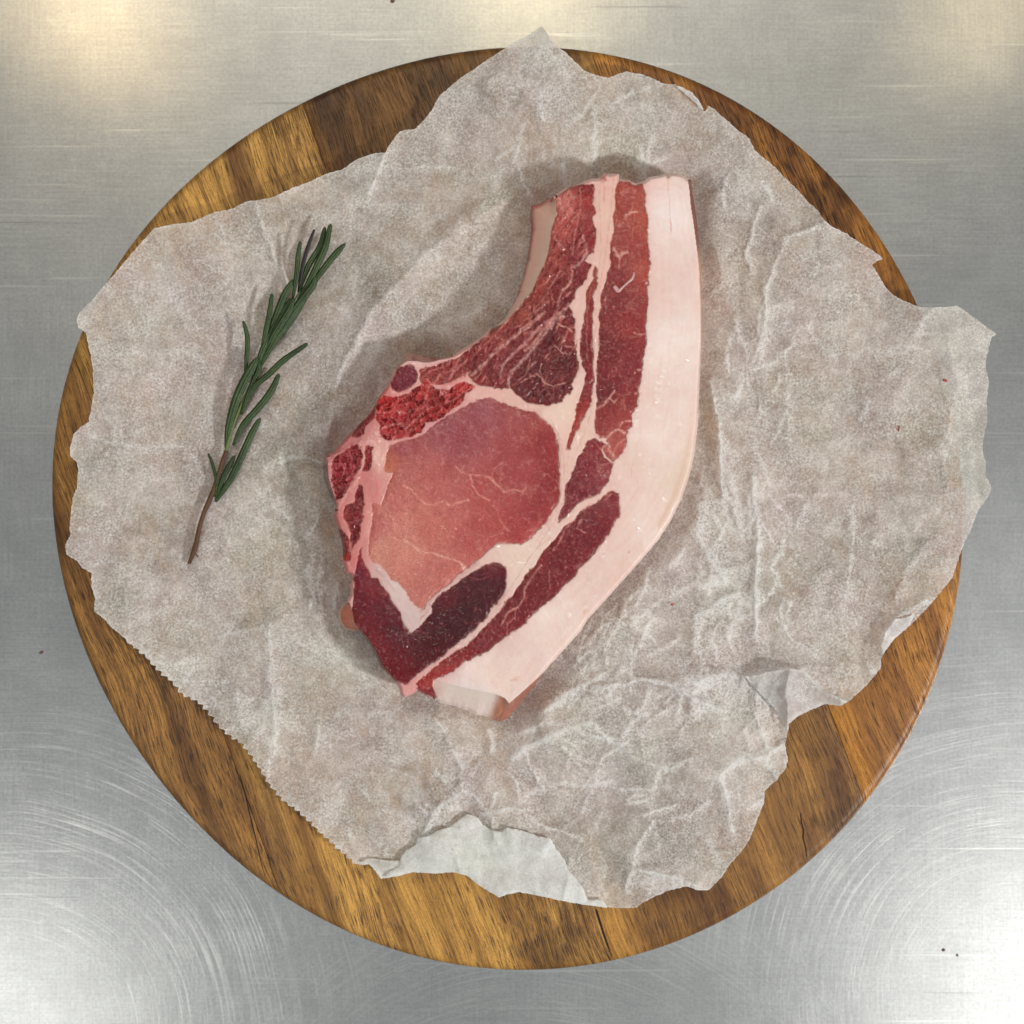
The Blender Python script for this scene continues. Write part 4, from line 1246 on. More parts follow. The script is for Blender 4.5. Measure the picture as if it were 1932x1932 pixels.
PK = (222, 160, 148)
WH = (226, 184, 172)
RW = (206, 128, 122)
for fr, w, c, amt, pts in [
    # seams of the rib muscle
    ('T1', 1.7, RW, .7, ((655, 300), (670, 400), (650, 550), (630, 640), (600, 800), (580, 950))),
    ('T1', 3.2, (206, 140, 128), .75, ((440, 390), (470, 460), (520, 560))),
    ('T1', 3.0, (204, 134, 124), .7, ((500, 350), (530, 430), (580, 520))),
    ('T1', 4.0, (206, 144, 130), .65, ((550, 330), (600, 370))),
    ('T1', 3.0, (208, 140, 130), .6, ((400, 780), (440, 850), (490, 900))),
    ('T1', 2.4, (206, 148, 146), .8, ((685, 760), (710, 850), (725, 940), (680, 1010), (600, 1090))),
    ('T1', 2.2, RW, .75, ((575, 1060), (580, 1150), (560, 1240), (470, 1330), (440, 1440), (430, 1520), (330, 1660), (200, 1760), (100, 1860), (0, 1932))),
    ('T1', 2.0, RW, .6, ((460, 1120), (400, 1220), (320, 1350), (220, 1480), (100, 1620), (0, 1700))),
    ('T1', 1.6, RW, .6, ((340, 1420), (250, 1500), (140, 1610))),
    ('T1', 2.2, PK, .8, ((485, 1580), (420, 1600), (340, 1660), (260, 1760), (180, 1860), (100, 1932))),
    ('T1', 1.5, PK, .8, ((420, 1640), (450, 1670), (520, 1690), (580, 1740))),
    ('T1', 2.4, PK, .8, ((560, 1240), (530, 1280), (490, 1310))),
    ('M', 3.0, (208, 150, 144), .85, ((1100, 735), (1040, 790), (960, 850), (890, 905), (830, 965), (770, 1022))),
    ('M', 2.6, (206, 146, 142), .8, ((1215, 700), (1150, 760), (1080, 800), (1010, 880), (950, 935), (915, 970), (895, 1030))),
    ('M', 2.8, (210, 154, 150), .85, ((1190, 740), (1130, 800), (1050, 900), (1000, 960), (955, 1000), (935, 1045), (938, 1085))),
    ('M', 1.4, RW, .6, ((1000, 700), (920, 780), (860, 850), (780, 930))),
    ('M', 1.3, PK, .7, ((990, 1060), (1040, 1030), (1070, 1020), (1100, 1060), (1140, 1075), (1200, 1060))),
    ('M', 1.1, PK, .6, ((1060, 960), (1030, 990), (1010, 1030), (975, 1050))),
    ('M', 1.1, PK, .6, ((1100, 1060), (1080, 1010), (1090, 970))),
    ('M', 1.2, PK, .6, ((1150, 890), (1180, 920), (1220, 930))),
    ('M', 1.2, PK, .6, ((1240, 900), (1200, 890))),
    ('M', 1.4, RW, .6, ((640, 1010), (700, 1000), (740, 960))),
    ('M', 1.2, RW, .5, ((560, 1010), (620, 990), (690, 960))),
    ('T2', 1.8, (206, 140, 140), .6, ((1330, 590), (1400, 520), (1460, 440), (1500, 400))),
    ('T2', 2.0, (214, 160, 152), .8, ((800, 690), (790, 650), (860, 720), (960, 690), (1040, 620), (1080, 540), (1050, 440))),
    # pink bone swirls
    ('T2', 2.6, (214, 110, 106), .75, ((1200, 620), (1230, 600), (1330, 620), (1420, 600), (1530, 530))),
    ('T2', 2.2, (222, 128, 122), .8, ((1160, 560), (1180, 600), (1150, 700), (1130, 800))),
    ('T2', 2.0, (216, 120, 120), .8, ((1290, 720), (1330, 680), (1380, 740), (1330, 800), (1440, 760), (1540, 680))),
    ('T2', 2.2, (222, 140, 138), .8, ((690, 1060), (780, 1020), (900, 1010), (930, 1060), (1050, 960), (1110, 900), (1200, 830))),
    ('T2', 1.8, (214, 120, 120), .7, ((640, 900), (740, 890), (860, 880), (960, 900), (1020, 880), (1140, 830), (1200, 860))),
    ('T2', 1.8, (214, 110, 110), .7, ((800, 830), (860, 800), (880, 760), (960, 720))),
    ('T2', 2.2, (214, 120, 116), .7, ((940, 1140), (960, 1080), (1040, 1060), (1060, 980))),
    ('T2', 1.8, (224, 130, 124), .7, ((800, 1170), (840, 1120), (830, 1060))),
    ('T2', 2.4, (202, 104, 110), .75, ((240, 1450), (280, 1400), (330, 1420), (330, 1490), (280, 1545))),
    ('T2', 1.8, (206, 110, 116), .7, ((420, 1430), (405, 1510), (340, 1580))),
    ('T2', 1.8, (206, 110, 116), .6, ((370, 1300), (400, 1360), (380, 1420))),
    ('T2', 2.6, (214, 150, 144), .85, ((480, 1200), (515, 1240), (515, 1350), (490, 1440), (470, 1500))),
    ('T2', 2.6, (206, 140, 142), .85, ((195, 1380), (180, 1500), (200, 1640), (215, 1760))),
    ('T2', 2.0, (130, 50, 60), .7, ((190, 1360), (300, 1260), (400, 1210), (490, 1170))),
    ('T2', 2.2, (120, 50, 60), .8, ((140, 1420), (150, 1560), (180, 1680), (205, 1790))),
    ('T2', 2.6, (222, 160, 150), .8, ((460, 1560), (430, 1620), (350, 1690), (300, 1780), (260, 1850))),
    ('T2', 3.0, (214, 96, 96), .55, ((640, 1560), (660, 1680), (620, 1780))),
    ('T2', 1.5, (206, 130, 124), .8, ((520, 1540), (570, 1560), (540, 1640))),
    ('T3', 2.4, (222, 140, 130), .8, ((270, 250), (310, 300), (330, 400), (345, 520))),
    ('T3', 1.6, (222, 140, 130), .7, ((310, 70), (370, 60), (400, 30))),
    ('T3', 2.5, (214, 110, 104), .5, ((490, 180), (470, 320), (430, 480))),
    # loin eye marbling
    ('T2', 1.6, (214, 142, 128), .85, ((1445, 1440), (1490, 1490), (1580, 1525), (1700, 1530), (1800, 1550), (1850, 1610), (1932, 1680))),
    ('M', 1.5, (214, 146, 132), .8, ((850, 1500), (880, 1530), (915, 1565), (950, 1550), (1000, 1560), (1015, 1545))),
    ('M', 1.1, (206, 130, 120), .7, ((855, 1500), (865, 1460), (905, 1428))),
    ('M', 1.1, (206, 130, 120), .7, ((760, 1490), (768, 1530), (795, 1570), (840, 1600), (880, 1640), (900, 1700), (935, 1742))),
    ('T2', 1.9, (220, 150, 136), .85, ((920, 1630), (1000, 1680), (1080, 1770), (1130, 1820), (1220, 1830), (1330, 1790), (1390, 1840), (1460, 1810), (1580, 1780))),
    ('T2', 1.3, (216, 146, 132), .7, ((1600, 1540), (1620, 1640), (1690, 1740), (1790, 1780))),
    ('T3', 1.6, (214, 150, 136), .75, ((690, 100), (750, 200), (800, 330))),
    ('T3', 1.6, (226, 168, 152), .85, ((880, 440), (960, 500), (1060, 570), (1180, 580), (1280, 620), (1400, 650), (1460, 680), (1490, 750))),
    ('T3', 1.3, (220, 160, 146), .7, ((740, 400), (820, 450), (880, 450))),
    ('T3', 2.8, (222, 172, 160), .85, ((1470, 690), (1495, 760), (1530, 760))),
    ('T3', 1.2, (206, 130, 120), .6, ((1880, 370), (1740, 420), (1680, 510), (1620, 540))),
    ('T3', 1.6, (206, 120, 120), .5, ((1060, 600), (1080, 660), (1050, 760))),
    # muddy film along the V
    ('T3', 3.4, (190, 140, 138), .75, ((1060, 1160), (1160, 1070), (1270, 950), (1400, 850), (1540, 750), (1640, 660))),
    ('T3', 1.4, (170, 100, 106), .7, ((1050, 1250), (1120, 1170), (1160, 1100))),
    ('T3', 2.2, (176, 140, 146), .6, ((600, 740), (660, 800), (720, 860), (790, 960))),
    # hook muscle
    ('T3', 1.1, (150, 60, 74), .8, ((1550, 820), (1620, 850), (1740, 820))),
    ('T3', 1.0, (150, 60, 74), .7, ((1600, 790), (1680, 800), (1720, 770))),
    ('T3', 1.5, (150, 70, 90), .7, ((960, 1400), (1020, 1370), (1100, 1390))),
    ('T3', 1.5, (150, 60, 70), .6, ((560, 1480), (640, 1530), (700, 1560))),
    ('T3', 1.8, (176, 80, 84), .6, ((650, 990), (730, 990))),
    # belly muscle
    ('T1', 2.2, (224, 166, 154), .9, ((1120, 590), (1130, 550), (1180, 530), (1230, 520))),
    ('T1', 1.2, (214, 140, 130), .8, ((1180, 520), (1190, 440))),
    ('T1', 1.4, (214, 144, 136), .8, ((1050, 680), (1060, 620), (1090, 640))),
    ('T1', 2.8, (226, 168, 158), .9, ((1000, 900), (1030, 950), (1060, 990), (1090, 940), (1140, 930))),
    ('T1', 1.2, (210, 130, 126), .8, ((1060, 990), (1050, 1110))),
    ('T1', .8, (96, 30, 36), .7, ((1060, 1120), (1058, 1260))),
    ('T1', 1.6, (220, 160, 150), .8, ((1210, 1750), (1270, 1770), (1330, 1760))),
    ('T1', 1.6, (210, 150, 146), .7, ((920, 1380), (905, 1440), (925, 1500))),
    ('T1', 2.5, (96, 20, 34), .6, ((890, 1540), (895, 1620))),
    ('M', 2.0, (222, 160, 150), .85, ((1340, 1180), (1375, 1160), (1400, 1130), (1425, 1095))),
    ('M', 1.6, (220, 160, 150), .8, ((1400, 1130), (1420, 1150), (1440, 1130))),
    ('M', 2.2, (224, 170, 160), .85, ((1335, 1300), (1385, 1320), (1410, 1290), (1440, 1275), (1470, 1290))),
    ('M', 1.8, (220, 160, 150), .8, ((1440, 1275), (1460, 1240), (1500, 1235))),
    ('M', 1.8, (220, 164, 152), .8, ((1400, 1330), (1400, 1370), (1420, 1400))),
    ('M', 1.4, (210, 150, 140), .7, ((1410, 1400), (1440, 1340), (1470, 1320))),
    ('M', 1.2, (206, 130, 130), .6, ((1330, 1420), (1360, 1440), (1400, 1430))),
    ('M', 1.2, (206, 130, 130), .6, ((1340, 1400), (1350, 1470))),
    ('M', 1.6, (214, 150, 140), .7, ((1520, 1110), (1550, 1110))),
    ('M', 1.6, (214, 150, 140), .7, ((1530, 1000), (1560, 1000))),
    # seam strip
    ('M', 1.1, (206, 120, 110), .6, ((1315, 620), (1300, 720), (1295, 850), (1300, 960))),
    # lower streak
    ('N', 1.8, (206, 130, 126), .8, ((1250, 450), (1200, 500), (1165, 570), (1140, 600))),
    ('N', 1.6, (206, 140, 134), .8, ((1270, 460), (1250, 500), (1290, 520))),
    ('N', 1.6, (210, 146, 136), .85, ((1085, 670), (1040, 730), (1010, 780), (1010, 820), (980, 860), (935, 885), (900, 950))),
    ('N', 1.2, (206, 130, 124), .75, ((970, 870), (965, 910), (930, 940), (930, 1000))),
    ('N', 1.2, (200, 120, 116), .6, ((1120, 700), (1130, 780))),
    ('N', 1.6, (206, 140, 130), .8, ((1380, 370), (1410, 340))),
    # layers in the inner fat
    ('M', 1.0, (196, 140, 134), .6, ((1130, 1230), (1160, 1290), (1175, 1380), (1182, 1480), (1180, 1570), (1160, 1640), (1110, 1720), (1060, 1790))),
    ('M', .9, (190, 128, 124), .6, ((1165, 1290), (1190, 1400), (1195, 1500), (1190, 1600), (1150, 1690), (1080, 1800), (1010, 1900))),
    ('M', .9, (196, 134, 130), .5, ((1215, 1370), (1205, 1480), (1200, 1600), (1160, 1700))),
    ('N', .9, (190, 128, 124), .6, ((1130, 540), (1060, 600), (1000, 690), (940, 780), (880, 870))),
    ('M', .9, (200, 136, 124), .6, ((1420, 110), (1410, 250), (1385, 450), (1360, 600), (1335, 760), (1325, 1000), (1330, 1120), (1300, 1260), (1250, 1370))),
    ('T1', 1.4, (196, 110, 106), .7, ((905, 180), (905, 260), (900, 420))),
    ('T1', 5., (168, 50, 48), .75, ((905, 150), (905, 200))),
    ('T1', .9, (206, 140, 128), .6, ((850, 300), (860, 600), (880, 900), (850, 1100))),
    # marks on the fat cap
    ('T1', .9, (206, 130, 110), .6, ((1545, 150), (1560, 400), (1575, 640))),
    ('T1', 1.5, (206, 110, 90), .6, ((1580, 640), (1578, 750))),
    ('M', .8, (206, 150, 140), .6, ((1505, 1430), (1500, 1500))),
    ('M', .8, (206, 160, 150), .5, ((1530, 1510), (1525, 1570))),
    ('M', 2.0, (216, 160, 156), .4, ((1540, 1540), (1500, 1600))),
    ('N', 1.4, (200, 60, 60), .8, ((1490, 605), (1486, 612))),
    ('N', 1.6, (70, 10, 14), .9, ((1268, 442), (1262, 452))),
    ('N', 2.6, (214, 150, 130), .6, ((975, 1190), (950, 1200))),
    ('T4', 1.2, (206, 190, 194), .8, ((800, 500), (812, 600), (805, 690))),
]:
    vein(P(fr, *pts), w, c, amt)

# fine random marbling in the belly and rib muscles
_r2 = random.Random(21)
for i in range(330):
    k_ = _r2.choice([0, 0, 0, 11, 11, 11, 12, 13, 13, 8, 8, 8, 8, 9])
    poly = MUS[min(k_, len(MUS) - 1)][1]
    pa = np.asarray(poly)
    u = _r2.uniform(pa[:, 0].min(), pa[:, 0].max())
    v = _r2.uniform(pa[:, 1].min(), pa[:, 1].max())
    if poly_sdf(np.array([u]), np.array([v]), poly)[0] > -4:
        continue
    a = _r2.uniform(0, 6.28)
    pts = [(u, v)]
    for j in range(_r2.randint(1, 3)):
        a += _r2.uniform(-.9, .9)
        u += math.cos(a) * _r2.uniform(3, 7)
        v += math.sin(a) * _r2.uniform(4, 8)
        pts.append((u, v))
    cc = np.array((206, 132, 124)) if k_ != 9 else np.array((128, 40, 54))
    vein(pts, _r2.uniform(.5, 1.3), cc, _r2.uniform(.2, .6) * (.7 if k_ == 8 else 1.), .04, 1.5)

# ---- side faces: bone side, cut end of the fat, skin side
zf = np.zeros(shp)      # fraction of height lost
SIDE0 = len(LAB)


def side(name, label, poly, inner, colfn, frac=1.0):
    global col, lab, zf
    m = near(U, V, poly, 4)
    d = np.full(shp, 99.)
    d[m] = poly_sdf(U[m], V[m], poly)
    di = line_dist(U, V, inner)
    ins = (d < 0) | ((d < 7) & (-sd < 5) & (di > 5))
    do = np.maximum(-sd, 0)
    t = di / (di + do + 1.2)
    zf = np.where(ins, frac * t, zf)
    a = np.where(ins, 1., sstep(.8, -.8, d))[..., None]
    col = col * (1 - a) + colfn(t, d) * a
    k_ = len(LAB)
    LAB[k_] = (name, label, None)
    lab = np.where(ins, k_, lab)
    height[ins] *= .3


def lerp3(a, b, t):
    return a * (1 - t[..., None]) + b * t[..., None]


def c_bone(t, d):
    c = lerp3(lin((250, 212, 192)), lin((244, 190, 172)), np.clip(t * 1.1, 0, 1))
    e = np.clip(sstep(.72, .98, t + .1 * nz1), 0, 1)
    c = lerp3(c, lin((168, 84, 78)), e)
    top = sstep(14, 2, np.abs(V - (302.3 + .1863 * 455) + (U - 1005) * .42))
    c = lerp3(c, lin((196, 96, 90)), top * .6)
    st = .5 + .5 * perlin(t * 9 + nzw, V / 60, 191)
    return c * (1 - .10 * st[..., None] * np.array([.3, 1., 1.]))


side('rib_bone', 'pale smooth side of the rib bone', SIDE_L,
     P('T1', (380, 372), (410, 410), (412, 560), (370, 680), (350, 800), (330, 950), (290, 1060), (230, 1180), (170, 1330), (60, 1440)) +
     P('M', (1000, 690), (960, 735), (920, 780), (880, 800)), c_bone, .95)


def c_end(t, d):
    g = sstep(719.8 + .2236 * 940, 719.8 + .2236 * 1030, U + .35 * (V - 1310) + 3 * nz1)
    c = lerp3(lin((248, 228, 218)) * (1 + .06 * nz2)[..., None] * np.ones(shp + (3,)), lin((188, 118, 90)), g)
    return c * (1 + .05 * nz1[..., None])


side('cut_end', 'squared cut end of the fat cap', END_F, P('T4', (432, 425), (560, 460), (760, 505), (960, 545), (1040, 580), (1075, 625), (1150, 560), (1250, 470), (1330, 400), (1380, 350)), c_end, 1.0)


def c_rind(t, d):
    c = lin((172, 98, 78)) * np.ones(shp + (3,))
    c = lerp3(c, lin((200, 136, 108)), sstep(-.3, .5, nz1))
    return c


side('rind', 'reddish brown skin under the lower corner', RIND, P('T4', (432, 425), (560, 460), (760, 505), (960, 545), (1040, 580), (1075, 625), (1150, 560), (1250, 470), (1330, 400), (1380, 350)), c_rind, .95)


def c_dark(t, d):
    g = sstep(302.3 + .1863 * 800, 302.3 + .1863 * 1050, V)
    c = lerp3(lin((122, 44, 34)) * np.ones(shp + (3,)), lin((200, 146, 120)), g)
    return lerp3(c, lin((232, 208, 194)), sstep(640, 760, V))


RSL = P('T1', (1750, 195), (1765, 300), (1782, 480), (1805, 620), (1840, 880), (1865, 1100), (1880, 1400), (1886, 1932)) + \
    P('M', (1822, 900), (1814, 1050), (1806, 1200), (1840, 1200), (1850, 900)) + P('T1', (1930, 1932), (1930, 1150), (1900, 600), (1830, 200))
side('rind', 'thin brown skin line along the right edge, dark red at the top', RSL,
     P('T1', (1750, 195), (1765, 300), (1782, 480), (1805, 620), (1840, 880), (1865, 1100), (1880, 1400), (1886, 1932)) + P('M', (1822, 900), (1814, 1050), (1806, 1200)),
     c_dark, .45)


def c_tab(t, d):
    c = lin((204, 96, 62)) * (1 + .35 * nz1 + .2 * nz2)[..., None] * np.ones(shp + (3,))
    return lerp3(c, lin((222, 180, 160)), sstep(5, 1, -sd))


side('trimming', 'small orange-brown scrap of fat sticking out on the left', TAB, P('T3', (330, 1075), (355, 1150), (380, 1280), (430, 1365)), c_tab, .8)

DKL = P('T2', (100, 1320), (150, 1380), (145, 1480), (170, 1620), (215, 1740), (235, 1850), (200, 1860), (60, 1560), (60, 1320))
side('bone_side', 'dark red-brown side of the bone end', DKL, P('T2', (150, 1380), (145, 1480), (170, 1620), (215, 1740), (235, 1850)),
     lambda t, d: lerp3(lin((190, 120, 116)) * np.ones(shp + (3,)), lin((104, 34, 44)), sstep(1340 * .1863 + 611.9, 1480 * .1863 + 611.9, V)), .9)  # pink turning dark red-brown downwards
TPB = P('T2', (840, 430), (900, 368), (940, 290), (1000, 275), (1180, 310), (1400, 300), (1420, 322), (1180, 385), (1120, 385), (1060, 372), (960, 368), (905, 400))
side('bone_side', 'pink upper side of the bone corner', TPB, P('T2', (905, 400), (960, 368), (1060, 372), (1120, 385), (1180, 385), (1420, 322)),
     lambda t, d: lerp3(lin((206, 150, 140)) * np.ones(shp + (3,)), lin((168, 70, 72)), sstep(-.1, .4, nz1 + .25 * t)), .75)

# warm translucent edge along the skin of the fat cap
skin = (U > 1240) & (lab == 0) | ((V > 1150) & (U > 1100) & (lab == 0))
e = np.exp(-((-sd - 15) / 5.) ** 2) * skin * sstep(700, 1000, V)
col = lerp3(col, lin((216, 176, 150)), e * .55)
e = np.exp(-((-sd - 1) / 4.) ** 2) * skin
col = lerp3(col, lin((216, 184, 168)), e * .4 * (V < 1000))

rnd = sstep(7.5, 0, -sd)                # rounded upper edge
edge_drop = 2.2 * rnd ** 2
fatk = (lab == 0)
height += np.where(fatk, .35 + .12 * nz1, 0) + .05 * nz2 + .35 * nzw
vz = MT + (height - edge_drop) * 1e-3 - zf * (.0170)
vz = np.maximum(vz, ZB + .0012)
Xm, Ym = world_xy(U, V, vz)
idx = np.arange(U.size).reshape(shp)
coln = np.clip(col, .002, 1)

# label per cell
cl = lab[:-1, :-1]
XF, YF, ZF, CF = Xm.ravel(), Ym.ravel(), vz.ravel(), coln.reshape(-1, 3)
ht = np.clip(wet, 0, 1).ravel()

# boundary edges -> walls down to the paper
nv, nu = shp
K = np.zeros((nv + 1, nu + 1), bool)
K[1:-1, 1:-1] = keep
walls = {}
SUF, SVF = U.ravel(), V.ravel()


def addw(mask, ia, ib, labs):
    for a_, b_, l_ in zip(ia[mask], ib[mask], labs[mask]):
        walls.setdefault(int(l_), []).append((a_, b_))


up = keep & ~K[:-2, 1:-1]
dn = keep & ~K[2:, 1:-1]
lf = keep & ~K[1:-1, :-2]
rt = keep & ~K[1:-1, 2:]
addw(up, idx[:-1, :-1], idx[:-1, 1:], cl)
addw(dn, idx[1:, 1:], idx[1:, :-1], cl)
addw(lf, idx[1:, :-1], idx[:-1, :-1], cl)
addw(rt, idx[:-1, 1:], idx[1:, 1:], cl)


def meat_mat(name, fat):
    k = NT(name)
    p = k.pos()
    c = k.n('ShaderNodeAttribute', attribute_name='Col').outputs['Color']
    n1 = k.noise(p, 2600., 2, .6)
    n2 = k.noise(p, 900., 3, .6)
    c2 = k.mix(k.math('MULTIPLY', k.ramp(n1, ((.35, 0.), (.7, 1.))), .10 if fat else .0), c, lin((236, 206, 194)) if fat else lin((206, 140, 132)))
    c2 = k.mix(1.0, c2, k.ramp(n1, ((.3, (.80, .76, .76)), (.7, (1.18, 1.22, 1.20)))) if not fat else (1., 1., 1.), 'MULTIPLY')
    if fat:
        h = k.math('ADD', k.math('MULTIPLY', n2, .6), k.math('MULTIPLY', n1, .15))
        bmp = k.bump(h, .35, .0002)
        rg, coat, sss = .42, .25, .35
        cb = bmp
    else:
        n3 = k.noise(p, 1500., 3, .7)
        h = k.math('ADD', k.math('MULTIPLY', n3, .8), k.math('MULTIPLY', n2, .7))
        bmp = k.bump(h, .6, .00040)
        dr = k.ramp(k.noise(p, 1250., 1, .5), ((.57, 0.), (.74, 1.)))
        cb = k.bump(k.math('ADD', dr, k.math('MULTIPLY', n3, .12)), 1., .0006)
        rg, coat, sss = .50, .9, .08
    b = k.n('ShaderNodeBsdfPrincipled', {'Base Color': c2, 'Roughness': rg, 'Normal': bmp, 'Coat Weight': coat, 'Coat Roughness': .07,
                                         'Coat Normal': cb, 'Subsurface Weight': sss, 'Subsurface Radius': (1., .45, .3),
                                         'Subsurface Scale': .0018, 'Specular IOR Level': .35 if fat else .10})
    return k.surf(b.outputs[0])


lean_m, fat_m = meat_mat('lean_meat', False), meat_mat('pork_fat', True)
chop = thing('pork_chop', 'raw bone-in pork chop with a thick pale fat cap on the crumpled paper', 'pork chop', (0.02, 0.02, ZB + .001))
for k_, (name, label, _) in LAB.items():
    sel = keep & (cl == k_)
    if not sel.any():
        continue
    q = cells_to_mesh(sel, idx)
    w = walls.get(k_, [])
    used = np.unique(np.concatenate([q.ravel(), np.array([x for ab in w for x in ab], np.int64)])) if w else np.unique(q)
    rem = -np.ones(U.size, np.int64)
    rem[used] = np.arange(len(used))
    verts = np.stack([XF[used], YF[used], ZF[used]], 1)
    cols = CF[used]
    quads = rem[q]
    if w:
        # three rows of wall, slightly bellied, tucked in at the foot
        wa = np.array(w)
        ring = np.unique(wa)
        cx, cy = .018, -.005
        vs, cs = [verts], [cols]
        base = len(verts)
        prev = {int(r): int(rem[r]) for r in ring}
        prev_arr = np.array([rem[r] for r in ring])
        pos_of = {int(r): i for i, r in enumerate(ring)}
        x, y, z = XF[ring], YF[ring], ZF[ring]
        dx, dy = cx - x, cy - y
        L_ = np.hypot(dx, dy)
        newq = []
        pi = prev_arr
        for t, inn in ((.25, -.00015), (.6, .0001), (1., .0012)):
            zz = z + (ZB + .0006 - z) * t
            vs.append(np.stack([x + dx / L_ * inn, y + dy / L_ * inn, zz], 1))
            cs.append(CF[ring] * (1.0 if k_ == 0 else .95))
            ni = base + np.arange(len(ring))
            base += len(ring)
            A_ = np.array([pos_of[int(a)] for a in wa[:, 0]])
            B_ = np.array([pos_of[int(b)] for b in wa[:, 1]])
            newq.append(np.stack([pi[A_], pi[B_], ni[B_], ni[A_]], 1))
            pi = ni
        verts = np.concatenate(vs)
        cols = np.concatenate(cs)
        quads = np.concatenate([quads] + newq)
    mat = fat_m if name in ('fat', 'cut_end', 'rib_bone', 'rind') else lean_m
    me = make_mesh(name, verts, quads, col=cols)
    o = child(name, me, mat, chop)
    o['label'] = label

# small glistening sinew lying on the belly muscle, and a tiny orange crumb of fat
sm = NT('sinew')
sb = sm.n('ShaderNodeBsdfPrincipled', {'Base Color': tuple(lin((196, 150, 148))) + (1,), 'Roughness': .25, 'Coat Weight': .6, 'Subsurface Weight': .2,
                                       'Subsurface Scale': .001})
sinew_mat = sm.surf(sb.outputs[0])


def tube(name, pts, radii, mat, parent, z0s, flat=.6, seg=10, caps=True, attr=None, col=None, resample=4):
    """smooth tapered tube through photo points at given heights"""
    p = np.array([[*map(float, world_xy(u, v, z)), z] for (u, v), z in zip(pts, z0s)])
    n = len(p)
    # catmull-rom
    out, rr = [], []
    for i in range(n - 1):
        p0, p1, p2, p3 = p[max(i - 1, 0)], p[i], p[i + 1], p[min(i + 2, n - 1)]
        for j in range(resample):
            t = j / resample
            out.append(.5 * ((2 * p1) + (-p0 + p2) * t + (2 * p0 - 5 * p1 + 4 * p2 - p3) * t * t + (-p0 + 3 * p1 - 3 * p2 + p3) * t ** 3))
            rr.append(radii[i] * (1 - t) + radii[i + 1] * t)
    out.append(p[-1])
    rr.append(radii[-1])
    out = np.array(out)
    vs, qs, ac = [], [], []
    m = len(out)
    for i in range(m):
        d = out[min(i + 1, m - 1)] - out[max(i - 1, 0)]
        d /= np.linalg.norm(d) + 1e-12
        s = np.cross(d, (0, 0, 1.))
        s /= np.linalg.norm(s) + 1e-12
        up_ = np.cross(s, d)
        for j in range(seg):
            a = 2 * math.pi * j / seg
            ca, sa = math.cos(a), math.sin(a)
            vs.append(out[i] + rr[i] * (s * ca + up_ * sa * flat))
            ac.append(ca)
    for i in range(m - 1):
        for j in range(seg):
            k2 = (j + 1) % seg
            qs.append((i * seg + j, i * seg + k2, (i + 1) * seg + k2, (i + 1) * seg + j))
    tris = []
    if caps:
        for base_, r_, flip in ((0, 0, False), ((m - 1) * seg, m - 1, True)):
            c_i = len(vs)
            vs.append(out[r_])
            ac.append(0.)
            for j in range(seg):
                k2 = (j + 1) % seg
                tris.append((base_ + k2, base_ + j, c_i) if not flip else (base_ + j, base_ + k2, c_i))
    me = make_mesh(name, np.array(vs), qs, tris, attrs={'across': ac} if attr else None)
    return child(name, me, mat, parent) if parent is not None else link(name, me, mat)


def top_z(u, v):
    i = int(round((v - (np.asarray(MEAT)[:, 1].min() - 6)) / MSTEP))
    j = int(round((u - (np.asarray(MEAT)[:, 0].min() - 6)) / MSTEP))
    return float(vz[min(max(i, 0), shp[0] - 1), min(max(j, 0), shp[1] - 1)])


pts = P('T1', (1000, 1275), (1022, 1300), (1045, 1325), (1085, 1290), (1140, 1240), (1185, 1200), (1200, 1165), (1205, 1135))
so = tube('sinew', pts, [S * r for r in (3.2, 4.4, 3.2, 2.0, 2.0, 2.4, 2.2, 1.2)], sinew_mat, chop, [top_z(*p_) + .0002 for p_ in pts], flat=.45)
so['label'] = 'small white squiggle of sinew on the belly muscle'

# ------------------------------------------------------------------ rosemary
kr = NT('rosemary_leaf')
ax_ = kr.n('ShaderNodeAttribute', attribute_name='across').outputs['Fac']
aa_ = kr.math('ABSOLUTE', ax_)
pp = kr.pos()
ln = kr.noise(pp, 900., 3, .7)
lb = kr.noise(pp, 120., 2, .5)
cA = kr.mix(lb, lin((16, 36, 14)), lin((46, 74, 30)))
groove = kr.ramp(kr.math('ADD', aa_, kr.math('MULTIPLY', kr.math('SUBTRACT', ln, .5), .35)), ((.12, 0.), (.22, 1.), (.42, 1.), (.60, 0.)))
cB = kr.mix(kr.math('MULTIPLY', groove, kr.math('MULTIPLY', lb, .75)), cA, lin((112, 128, 88)))
cB = kr.mix(kr.ramp(ln, ((.55, 0.), (.8, .5))), cB, lin((90, 112, 78)))
bb_ = kr.n('ShaderNodeBsdfPrincipled', {'Base Color': cB, 'Roughness': .38, 'Normal': kr.bump(kr.math('ADD', kr.math('MULTIPLY', groove, -.9), ln), .7, .0004),
                                        'Specular IOR Level': .4})
leaf_mat = kr.surf(bb_.outputs[0])
kd = NT('rosemary_dark_leaf')
bd = kd.n('ShaderNodeBsdfPrincipled', {'Base Color': tuple(lin((34, 26, 32))) + (1,), 'Roughness': .5})
dark_leaf = kd.surf(bd.outputs[0])
ks = NT('rosemary_stem')
ps = ks.pos()
sn = ks.noise(ks.mapping(ps, rot=(0, 0, radians(-22)), scale=(1500, 300, 600)), 1., 3, .7)
sc_ = ks.mix(sn, lin((48, 28, 16)), lin((112, 78, 50)))
bs = ks.n('ShaderNodeBsdfPrincipled', {'Base Color': sc_, 'Roughness': .7, 'Normal': ks.bump(sn, .8, .0004)})
stem_mat = ks.surf(bs.outputs[0])
kg = NT('rosemary_green_stem')
bg_ = kg.n('ShaderNodeBsdfPrincipled', {'Base Color': tuple(lin((96, 112, 52))) + (1,), 'Roughness': .6})
gstem_mat = kg.surf(bg_.outputs[0])

